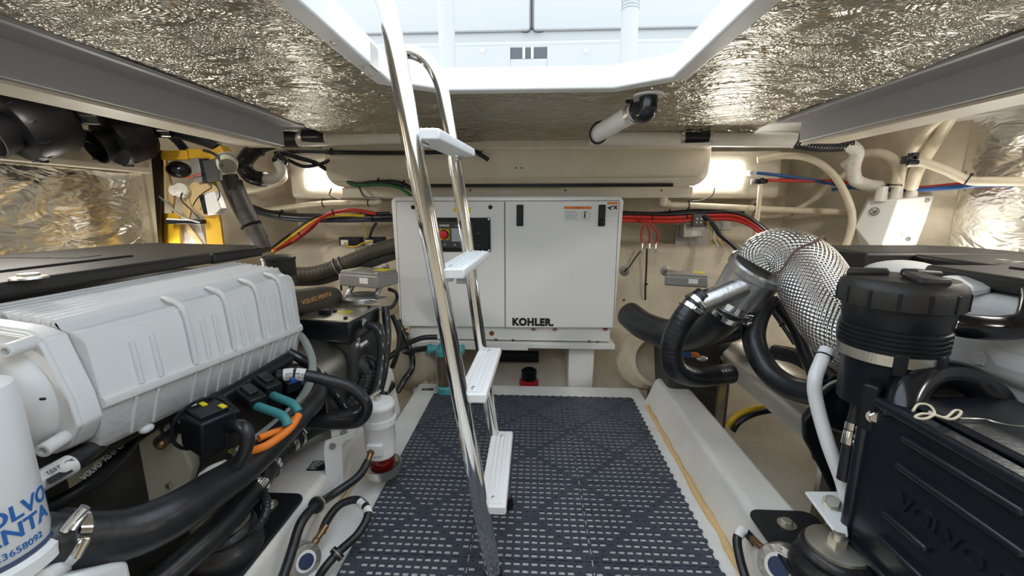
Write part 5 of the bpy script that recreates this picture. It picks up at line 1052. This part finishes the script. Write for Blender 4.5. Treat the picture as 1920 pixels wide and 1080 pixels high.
# raw water strainer
sc_ = A(834, 690, 1.97); sc_ = V((sc_.x, 1.97, 0)); t = T('raw_water_strainer', 'teal raw water strainer with clear bowl beside the ladder', 'strainer', (sc_.x, sc_.y, FZ))
b = MB(); b.lathe([(.040, .195), (.046, .20), (.046, .225), (.03, .24), (.02, .262), (.008, .265)], sc_, (0, 0, 1), 24); b.cyl(sc_+V((-.075, 0, .225)), sc_+V((.09, 0, .225)), .020, n=16); b.cyl(sc_+V((-.08, 0, .225)), sc_+V((-.065, 0, .225)), .026, n=8); b.cyl(sc_+V((.085, 0, .225)), sc_+V((.10, 0, .225)), .026, n=8); b.build('strainer_head', TEAL, t, ang=40)
b = MB(); b.lathe([(.038, .035), (.038, .195)], sc_, (0, 0, 1), 28); b.build('clear_bowl', GLASSM, t)
b = MB(); b.lathe([(.022, .04), (.022, .19)], sc_, (0, 0, 1), 20); b.build('basket', mat('basket_brown', (.10, .06, .03), .6), t)
b = MB(); b.lathe([(.044, FZ), (.046, .012), (.046, .028), (.038, .036)], sc_, (0, 0, 1), 24); b.build('strainer_base', TEAL, t)
for k in range(4): a = PI/4+k*PI/2; b = MB(); q = sc_+V((math.cos(a)*.046, math.sin(a)*.046, 0)); b.cyl(q+V((0, 0, .005)), q+V((0, 0, .23)), .004, n=8); bolt(b, q+V((0, 0, .228)), (0, 0, 1), .008, .008); b.build('tie_rod', STEEL, t)
# foil lagged exhaust elbow far left
hose('lagged_elbow', 'silver foil lagged exhaust elbow behind the left engine cover', 'pipe', [(-60, 500, 1.52), (-10, 462, 1.60), (55, 460, 1.70), (105, 482, 1.78), (140, 520, 1.8)], .085, WEAVE, n=36, uv=True)

# ------------------------------------------------------------------ right engine
en2 = T('marine_engine', 'marine diesel engine with black cover on the right behind the ribbed canister', 'engine', (1.3, .95, -.05), 'marine engines')
b = MB(); b.box((1.06, .30, -.02), (1.56, 1.50, .70)); b.box((1.08, .35, -.12), (1.4, 1.42, 0)); b.build('engine_block', DARK, en2, bevel=.02)
b = MB(); b.box((.985, .25, .50), (1.10, 1.10, .735)); b.build('white_casting', ENGW2, en2, bevel=.03, seg=4)
b = MB(); b.loft([[V((.985, y, z)) for y, z in ((.30, .66), (.30, .56), (.92, .56), (.92, .63))], [V((.955, y, z)) for y, z in ((.36, .63), (.36, .58), (.86, .58), (.86, .61))]]); b.build('casting_rib', ENGW2, en2, bevel=.008)
p = AX(1845, 675, .985); b = MB(); bolt(b, p, (-1, 0, .2), .016, .012, .024); b.build('bolt', ENGW2, en2)
b = MB(); q = A(1692, 520, 1.18); b.ball(q, .085, 24, 14, (1.2, 1, .55)); b.build('white_dome', ENGW2, en2)
b = MB(); q = A(1800, 556, 1.0); b.lathe([(.035, 0), (.035, .02), (.045, .025), (.045, .035), (.03, .04)], q, (-.2, -.2, 1), 24); b.build('filler_cap', ENGW2, en2)
b = MB(); b.box((1.02, .25, .69), (1.12, 1.05, .745)); b.build('injector_rail', DARK, en2, bevel=.01)
c2 = cover([(1.0, .25), (1.62, .25), (1.62, 1.12), (1.01, 1.12)], .742, .777, 'top_cover', en2)
c3 = cover([(1.20, 1.122), (1.62, 1.122), (1.62, 1.40), (1.22, 1.40)], .742, .775, 'top_cover', en2)
c4 = cover([(1.075, 1.40), (1.62, 1.402), (1.62, 1.64), (1.50, 1.72), (1.085, 1.68)], .64, .778, 'top_cover', en2)
cover([(1.14, .25), (1.50, .25), (1.50, 1.05), (1.34, 1.10), (1.14, 1.05)], .775, .783, 'raised_panel', c2)
for q in ((1910, 492), (1880, 488)): b = MB(); b.cbox(AZ(q[0], q[1], .784), (.02, .02, .004)); b.build('cover_clip', STEEL, c2)
# ribbed canister
cc = V((.772, .90, 0))
can = T('ribbed_canister', 'black ribbed canister with screw cap at the front of the right engine', 'canister', (cc.x, cc.y, .5))
b = MB(); pr = [(.078, .50), (.080, .60), (.087, .615)]
for k in range(5): z = .632+k*.0095; pr += [(.088, z), (.0925, z+.0015), (.0925, z+.005), (.088, z+.0065)]
pr += [(.090, .684), (.092, .70), (.094, .73), (.09, .74)]
b.lathe(pr, cc, (0, 0, 1), 56); b.build('canister_body', BLK, can, ang=35)
b = MB(); b.lathe([(.096, .722), (.103, .722), (.104, .728), (.104, .755), (.100, .768), (.088, .778), (.04, .781)], cc, (0, 0, 1), 56); cap = b.build('screw_cap', BLKCOVER, can, ang=35)
for k in range(14):
    a = 2*PI*k/14; b = MB(); q = cc+V((math.cos(a)*.104, math.sin(a)*.104, .741)); b.cbox(q, (.004, .006, .034), Matrix.Rotation(a, 3, 'Z')); b.build('cap_notch', BLK, cap, bevel=.001)
for k in range(3):
    a = .4+2*PI*k/3; d = V((math.cos(a), math.sin(a), 0)); b = MB(); tn = V((-d.y, d.x, 0)); P = [cc+d*.02+tn*.016+V((0, 0, .779)), cc+d*.09+tn*.028+V((0, 0, .774)), cc+d*.09-tn*.028+V((0, 0, .774)), cc+d*.02-tn*.016+V((0, 0, .779))]
    b.prism3(P, (0, 0, .015)); b.build('cap_grip', BLKCOVER, cap, bevel=.006, seg=3)
b = MB(); b.lathe([(.086, .606), (.0895, .606), (.0895, .628), (.086, .628)], cc, (0, 0, 1), 48); bd = b.build('steel_band', STEEL, can)
for a in (-2.05, -1.2): 
    b = MB(); q = cc+V((math.cos(a)*.090, math.sin(a)*.090, .612)); b.cbox(q, (.012, .022, .045), Matrix.Rotation(a, 3, 'Z')); b.build('band_clip', BLK, bd, bevel=.003)
q = A(1612, 742, .835); b = MB(); b.cbox(cc+V((-.06, -.055, .515)), (.05, .03, .10), Matrix.Rotation(.6, 3, 'Z')); b.build('drain_bracket', BLK, can, bevel=.006); b = MB(); bolt(b, cc+V((-.07, -.075, .50)), (-.4, -.9, .1), .011, .01, .014); b.build('bolt', STEEL, can)
o = hose('canister_hose', 'glossy black hose leaving the ribbed canister to the right', 'hose', [(1740, 600, .90), (1775, 603, .88), (1820, 612, .86), (1880, 615, .85), (1930, 605, .84), (1945, 570, .86), (1940, 540, .9)], .025, BLKGLOSS, n=24, clamps=(.2,))
hose('arched_hose', 'thick black hose arching behind the ribbed tank', 'hose', [(1690, 790, .78), (1700, 745, .80), (1725, 712, .82), (1765, 700, .84), (1815, 712, .84), (1860, 745, .82), (1890, 800, .80)], .030, BLKGLOSS, n=24)
hose('arched_hose', 'thin black hose sloping down behind the thick arched hose', 'hose', [(1720, 660, .95), (1790, 690, .93), (1850, 720, .90), (1910, 755, .87), (1960, 790, .85)], .012, RUB)
hose('side_elbow', 'black elbow stub on the white engine casting at the right edge', 'hose', [(1895, 600, .97), (1905, 585, .93), (1925, 575, .92), (1960, 570, .92)], .018, BLKGLOSS)
# black ribbed tank with raised letters
XT = .70
TANKB = mat('tank_black', (.009, .012, .018), .27, bump=.06, bscale=160, spec=.6)
tk = T('ribbed_tank', 'large black ribbed plastic tank with raised lettering at the lower right', 'tank', (.82, .5, .18))
b = MB(); b.box((XT, .05, .19), (.97, .845, .545)); bx = b.build('tank_shell', TANKB, tk, bevel=.014, seg=4)
b = MB(); b.tube([V((XT, .842, .20)), V((XT, .842, .54))], .012, 12, 3); b.build('side_lip', TANKB, tk, ang=60)
b = MB(); b.box((XT-.014, .05, .528), (XT+.02, .815, .549)); b.build('top_rim', TANKB, tk, bevel=.006, seg=3)
b = MB(); b.box((XT+.022, .05, .545), (.93, .80, .560)); b.build('raised_top', TANKB, tk, bevel=.008)
def trib(p, q, name='rib'):
    a, c = AX(p[0], p[1], XT-.012), AX(q[0], q[1], XT-.012)
    b = MB(); z = (a.z+c.z)/2; b.box((XT-.014, max(min(a.y, c.y), .06), z-.008), (XT+.005, max(a.y, c.y), z+.006)); b.build(name, TANKB, bx, bevel=.005, seg=3)
trib((1688, 822), (1920, 960)); trib((1677, 870), (1920, 1040)); trib((1652, 960), (1735, 1030)); trib((1640, 1005), (1730, 1085)); trib((1580, 1012), (1690, 1110))
p = AX(1690, 922, XT); text('lettering', 'VOLVO PENTA', .046, TANKB, V((XT-.0015, p.y, p.z-.030)), (0, -1, 0), (0, 0, 1), bx, offset=.001, extrude=.003)
b = MB(); b.box((XT-.01, .05, .150), (.95, .83, .192)); b.build('tank_foot', TANKB, tk, bevel=.01)
# twisted wire lying on the tank rim
t = T('wire_twist', 'twisted pale cord tied along the tank rim', 'cord', A(1760, 780, .62))
zc2 = .562
def wp(px, py): return AZ(px, py, zc2+.004)
b = MB(); b.tube([wp(1712, 770), wp(1722, 758), wp(1742, 760), wp(1752, 775), wp(1735, 785), wp(1716, 782), wp(1728, 776), wp(1752, 778), wp(1780, 786), wp(1795, 782), wp(1802, 772), wp(1790, 770), wp(1775, 782), wp(1760, 780), wp(1742, 772)], .0022, 8, 8); b.build('knot', mat('pale_cord', (.66, .60, .46), .6), t, ang=60)
b = MB(); b.tube([wp(1800, 784), wp(1845, 786), wp(1868, 792), wp(1900, 798), wp(1940, 800)], .0014, 6, 6); b.build('wire_end', STEEL, t)
# white tube bracket
t = T('tube_bracket', 'white bent tube bracket bolted above the right engine mount', 'bracket', A(1565, 950, .90))
b = MB(); b.tube([A(1550, 655, 1.02), A(1538, 682, 1.0), A(1528, 712, .98), A(1530, 750, .97), A(1552, 830, .94), A(1580, 905, .91), A(1590, 950, .89)], .0155, 18, 8); b.build('tube', ENGW2, t, ang=60)
P = [AZ(1508, 926, .235), AZ(1580, 926, .235), AZ(1590, 1010, .225), AZ(1565, 1003, .225)]
b = MB(); b.prism3(P, (0, 0, .008)); b.build('foot_plate', ENGW2, t, bevel=.003)
b = MB(); bolt(b, AZ(1560, 945, .244), (-.3, -.5, .8), .016, .014, .02); b.build('bolt', ZINC, t)
b = MB(); p = A(1545, 668, 1.01); b.torus(p, A(1538, 682, 1.0)-A(1550, 655, 1.02), .0165, .002, 18, 6); b.build('cable_tie', BLK, t)
mc2 = V((.665, .835, .115)); em2 = T('engine_mount', 'black rubber engine mount bolted to the right stringer', 'engine mount', mc2, 'engine mounts'); mount(em2, mc2, 1)
t = sensor(1466, 1062, .87, .050, (-.72, -.55, .38), 'round metal sensor lying beside the right stringer', A(1400, 1000, .98))
o = hose('sensor_hose', 'black hose with white tag at the right round sensor', 'hose', [(1418, 1020, .955), (1404, 1004, .97), (1391, 994, .975), (1382, 1012, .96), (1388, 1050, .92), (1400, 1090, .88)], .011, RUB, n=14)
pth = catmull([A(*q) for q in [(1404, 1004, .97), (1391, 994, .975), (1382, 1012, .96)]], 20); b = MB(); b.tube(pth[12:34], .0122, 14, straight=True); b.build('white_tag', STICK, o)
# pulley and belt guard behind the bracket
t = T('belt_pulley', 'black belt pulley behind the white tube bracket', 'pulley', A(1588, 790, 1.02))
c = A(1592, 762, 1.02); b = MB(); b.lathe([(.070, .012), (.074, .008), (.074, 0), (.062, -.004), (.058, .004), (.03, .006), (.028, -.012), (.012, -.016)], c, (.25, 1, 0), 36); b.build('pulley_disc', BLK, t); b = MB(); b.torus(c, (.25, 1, 0), .072, .004, 40, 8); b.build('pulley_rim', GREYM, t)
b = MB(); P = [(1505, 790), (1530, 762), (1562, 770), (1575, 930), (1560, 925), (1520, 850), (1506, 825)]; b.prism3([A(x, y, 1.06) for x, y in P], (.02, .04, 0)); tag(b.build('belt_guard', BLK, bevel=.008), 'black curved belt guard below the stainless shaft guard', 'guard')
o = hose('clipped_pipe', 'thin black pipe with silver clips left of the ribbed tank', 'pipe', [(1612, 745, .90), (1600, 800, .89), (1592, 840, .88), (1582, 900, .87)], .014, RUB, n=16, clamps=(.34, .47, .58))
# ------------------------------------------------------------------ right exhaust
mx = T('exhaust_mixer', 'cast aluminium exhaust mixing elbow on the right engine', 'exhaust elbow', A(1390, 600, 1.32))
a0, a1 = A(1424, 500, 1.28), A(1362, 582, 1.36); dx_ = (a1-a0)
b = MB(); b.lathe([(.080, -.006), (.086, 0), (.086, .020), (.080, .026), (.080, .05), (.074, .12), (.066, .16)], a0, dx_, 40); b.build('mixer_body', ALU, mx, ang=40)
b0, b1 = a0.lerp(a1, .35)+V((-.03, -.05, .0)), A(1296, 578, 1.28); b = MB(); b.tube([b0, b0.lerp(b1, .5), b1], .030, 22, 4); b.build('branch_pipe', ALU, mx, ang=60)
xh = hose('big_exhaust_hose', 'wide black exhaust hose running from the mixing elbow to beside the generator', 'hose', [a1-dx_*.35, a1, A(1318, 618, 1.50), A(1262, 628, 1.66), A(1210, 612, 1.82), A(1180, 590, 1.95)], .062, RUB, n=32, rib=.005, pitch=.018)
pth = catmull([a1-dx_*.35, a1, A(1318, 618, 1.50)], 20); clamp(pth, .25, .068, xh, .022); clamp(pth, .42, .068, xh, .02)
wh = hose('wet_exhaust_hose', 'black ribbed hose bending down from the branch pipe', 'hose', [A(1322, 556, 1.285), A(1300, 574, 1.28), A(1276, 606, 1.27), A(1260, 650, 1.27), A(1266, 690, 1.28), A(1305, 706, 1.32), A(1370, 700, 1.38)], .034, RUB, n=24, rib=.008, pitch=.014)
pth = catmull([A(1322, 556, 1.285), A(1300, 574, 1.28), A(1276, 606, 1.27)], 20); clamp(pth, .38, .036, wh, .014); clamp(pth, .58, .036, wh, .014)
lp = hose('lagged_exhaust_pipe', 'silver foil lagged exhaust pipe arching over the right engine', 'pipe', [(1422, 500, 1.28), (1438, 482, 1.275), (1472, 480, 1.25), (1508, 505, 1.21), (1536, 550, 1.16), (1565, 600, 1.11), (1600, 645, 1.07), (1650, 690, 1.05)], [.070, .074, .082, .088, .090, .086, .080, .07], WEAVE, n=44, res=10, uv=True)
pth = catmull([A(*q) for q in [(1422, 500, 1.28), (1438, 482, 1.275), (1472, 480, 1.25), (1508, 505, 1.21), (1536, 550, 1.16)]], 20)
i = 52; d_ = (pth[i+1]-pth[i]).normalized(); fr, u_, w_ = MB().frame(d_); b = MB()
b.tube([pth[i]+(u_*math.cos(a)+w_*math.sin(a))*.093+d_*.006*math.sin(5*a) for a in [2*PI*k/20 for k in range(20)]], .003, 6, 3, closed=True); b.build('brown_seam', mat('scorched_seam', (.16, .09, .07), .6), lp)
hose('cooling_hose', 'black hose dropping in an S behind the mixing elbow', 'hose', [(1440, 555, 1.36), (1418, 600, 1.34), (1415, 645, 1.30), (1440, 695, 1.24), (1485, 728, 1.16), (1545, 740, 1.08)], .034, RUB, n=22)
hose('cooling_hose', 'ribbed black hose lying over the stainless shaft guard', 'hose', [(1450, 660, 1.45), (1490, 668, 1.38), (1530, 690, 1.28), (1570, 720, 1.18)], .026, RUB, rib=.04, pitch=.012)
hose('cooling_hose', 'flat black hose behind the lagged exhaust pipe', 'hose', [(1450, 560, 1.40), (1490, 610, 1.34), (1515, 670, 1.26), (1530, 705, 1.2)], .022, RUB)
hose('twin_cable', 'thin black cable pair hanging behind the lagged pipe', 'cable', [(1430, 560, 1.75), (1460, 600, 1.70), (1490, 645, 1.62)], .008, RUB, ties=(.6,))
hose('twin_cable', 'thin black cable behind the mixing elbow beside the other', 'cable', [(1440, 556, 1.76), (1468, 598, 1.71), (1500, 640, 1.63)], .007, RUB)
t = T('shaft_guard', 'long polished stainless shaft guard on the right', 'guard', (.92, 1.4, .1), 'shaft guards'); guard(t, .80, 1.05, 1.06, 1.72, .375, .25)
b = MB(); b.box((.80, 1.705, -.10), (.83, 1.725, .30)); b.build('support_strap', STEEL, t)
b = MB(); b.box((.80, 1.07, -.22), (.83, 1.09, .27)); b.build('support_strap', STEEL, t)
actuator(A(1286, 524, 2.02), 1.0, 'grey actuator box with yellow label on the right gearbox')
gb = T('gearbox', 'dark gearbox with ribbed boot under the right exhaust hoses', 'gearbox', (.72, 1.9, -.1), 'gearboxes')
b = MB(); b.box((.62, 1.80, -.1), (.90, 2.15, .34)); b.build('gear_case', DARK, gb, bevel=.03, seg=3)
b = MB(); q = A(1315, 545, 2.0); b.tube([q, A(1325, 575, 1.98), A(1330, 620, 1.95), A(1325, 660, 1.92)], .06, 22, 6, rib=.05, pitch=.016); b.build('ribbed_boot', RUB, gb)
b = MB(); b.box((.66, 1.74, .17), (.86, 1.82, .21)); b.build('top_flange', ZINC, gb, bevel=.004)
for (px, m_) in ((1290, BLUEP), (1300, ORG), (1316, ALU)): b = MB(); b.ball(A(px, 665 if px < 1310 else 672, 1.74), .02, 12, 8, (1.3, .7, .6)); b.build('sender', m_, gb)
hose('gear_pipe', 'black pipe running aft beneath the right exhaust hoses', 'pipe', [(1330, 635, 1.70), (1370, 628, 1.66), (1410, 612, 1.62)], .030, BLKGLOSS)
# moulded shaft tube in the hull
c = A(1222, 668, 1.98); b = MB(); b.lathe([(.16, -.10), (.15, 0), (.135, .02), (.13, .05), (.11, .06), (.105, .03)], c+V((.03, .08, -.05)), (.1, -1, .35), 36); struct(b.build('hull_gland', BEIGE, ang=50), 'beige moulded shaft tube in the hull on the right')
b = MB(); b.ball(A(770, 680, 2.2), .16, 24, 14, (1, .8, 1)); struct(b.build('hull_bulge', BEIGE, ang=60), 'beige moulded hull bulge left of the generator leg')
hose('bilge_hose', 'yellow hose curving on the right bilge', 'hose', [(1365, 800, 1.62), (1378, 782, 1.62), (1408, 768, 1.62), (1452, 762, 1.62)], .012, YEL)
hose('bilge_hose', 'black hose curving beside the yellow one on the right bilge', 'hose', [(1374, 808, 1.60), (1388, 790, 1.60), (1418, 775, 1.60), (1458, 768, 1.60)], .011, RUB)

# printed white dashes along some of the black hoses
def dashes(o, pts, rr, step=.05, ln=.018):
    path = catmull([A(*q) for q in pts], 24); b = MB(); acc = 0; k = 0
    while k < len(path)-3:
        acc += (path[k+1]-path[k]).length
        if acc > step:
            acc = 0; seg = []; d0 = 0
            for i in range(k, len(path)-1):
                t = (path[i+1]-path[i]).normalized(); sd = (CAM-path[i]).normalized()+V((.35, 0, .1)); sd = (sd-t*sd.dot(t)).normalized(); seg.append(path[i]+sd*rr); d0 += (path[i+1]-path[i]).length
                if d0 > ln: break
            if len(seg) > 1: b.tube(seg, .0013, 5, straight=True)
        k += 1
    if b.v: b.build('printed_dashes', INKW, o)['kind'] = 'stuff'
ob = bpy.data.objects
dashes(ob['gear_hose'], [(690, 608, 1.58), (708, 618, 1.58), (716, 650, 1.57), (714, 690, 1.54), (705, 735, 1.48), (680, 765, 1.42), (650, 780, 1.36)], .0175)
dashes(ob['gear_hose.001'], [(722, 575, 1.74), (726, 620, 1.70), (724, 660, 1.66), (718, 705, 1.60), (706, 745, 1.54), (690, 775, 1.46)], .0175)
dashes(ob['engine_hose'], [(530, 655, 1.30), (575, 680, 1.32), (612, 712, 1.34), (640, 755, 1.36), (665, 780, 1.4), (700, 745, 1.5), (722, 680, 1.62), (716, 610, 1.7)], .016, .045, .022)
dashes(ob['water_hose.002'], [(745, 600, 2.1), (770, 660, 2.08), (772, 690, 2.05), (758, 712, 2.0), (745, 735, 1.95)], .016)
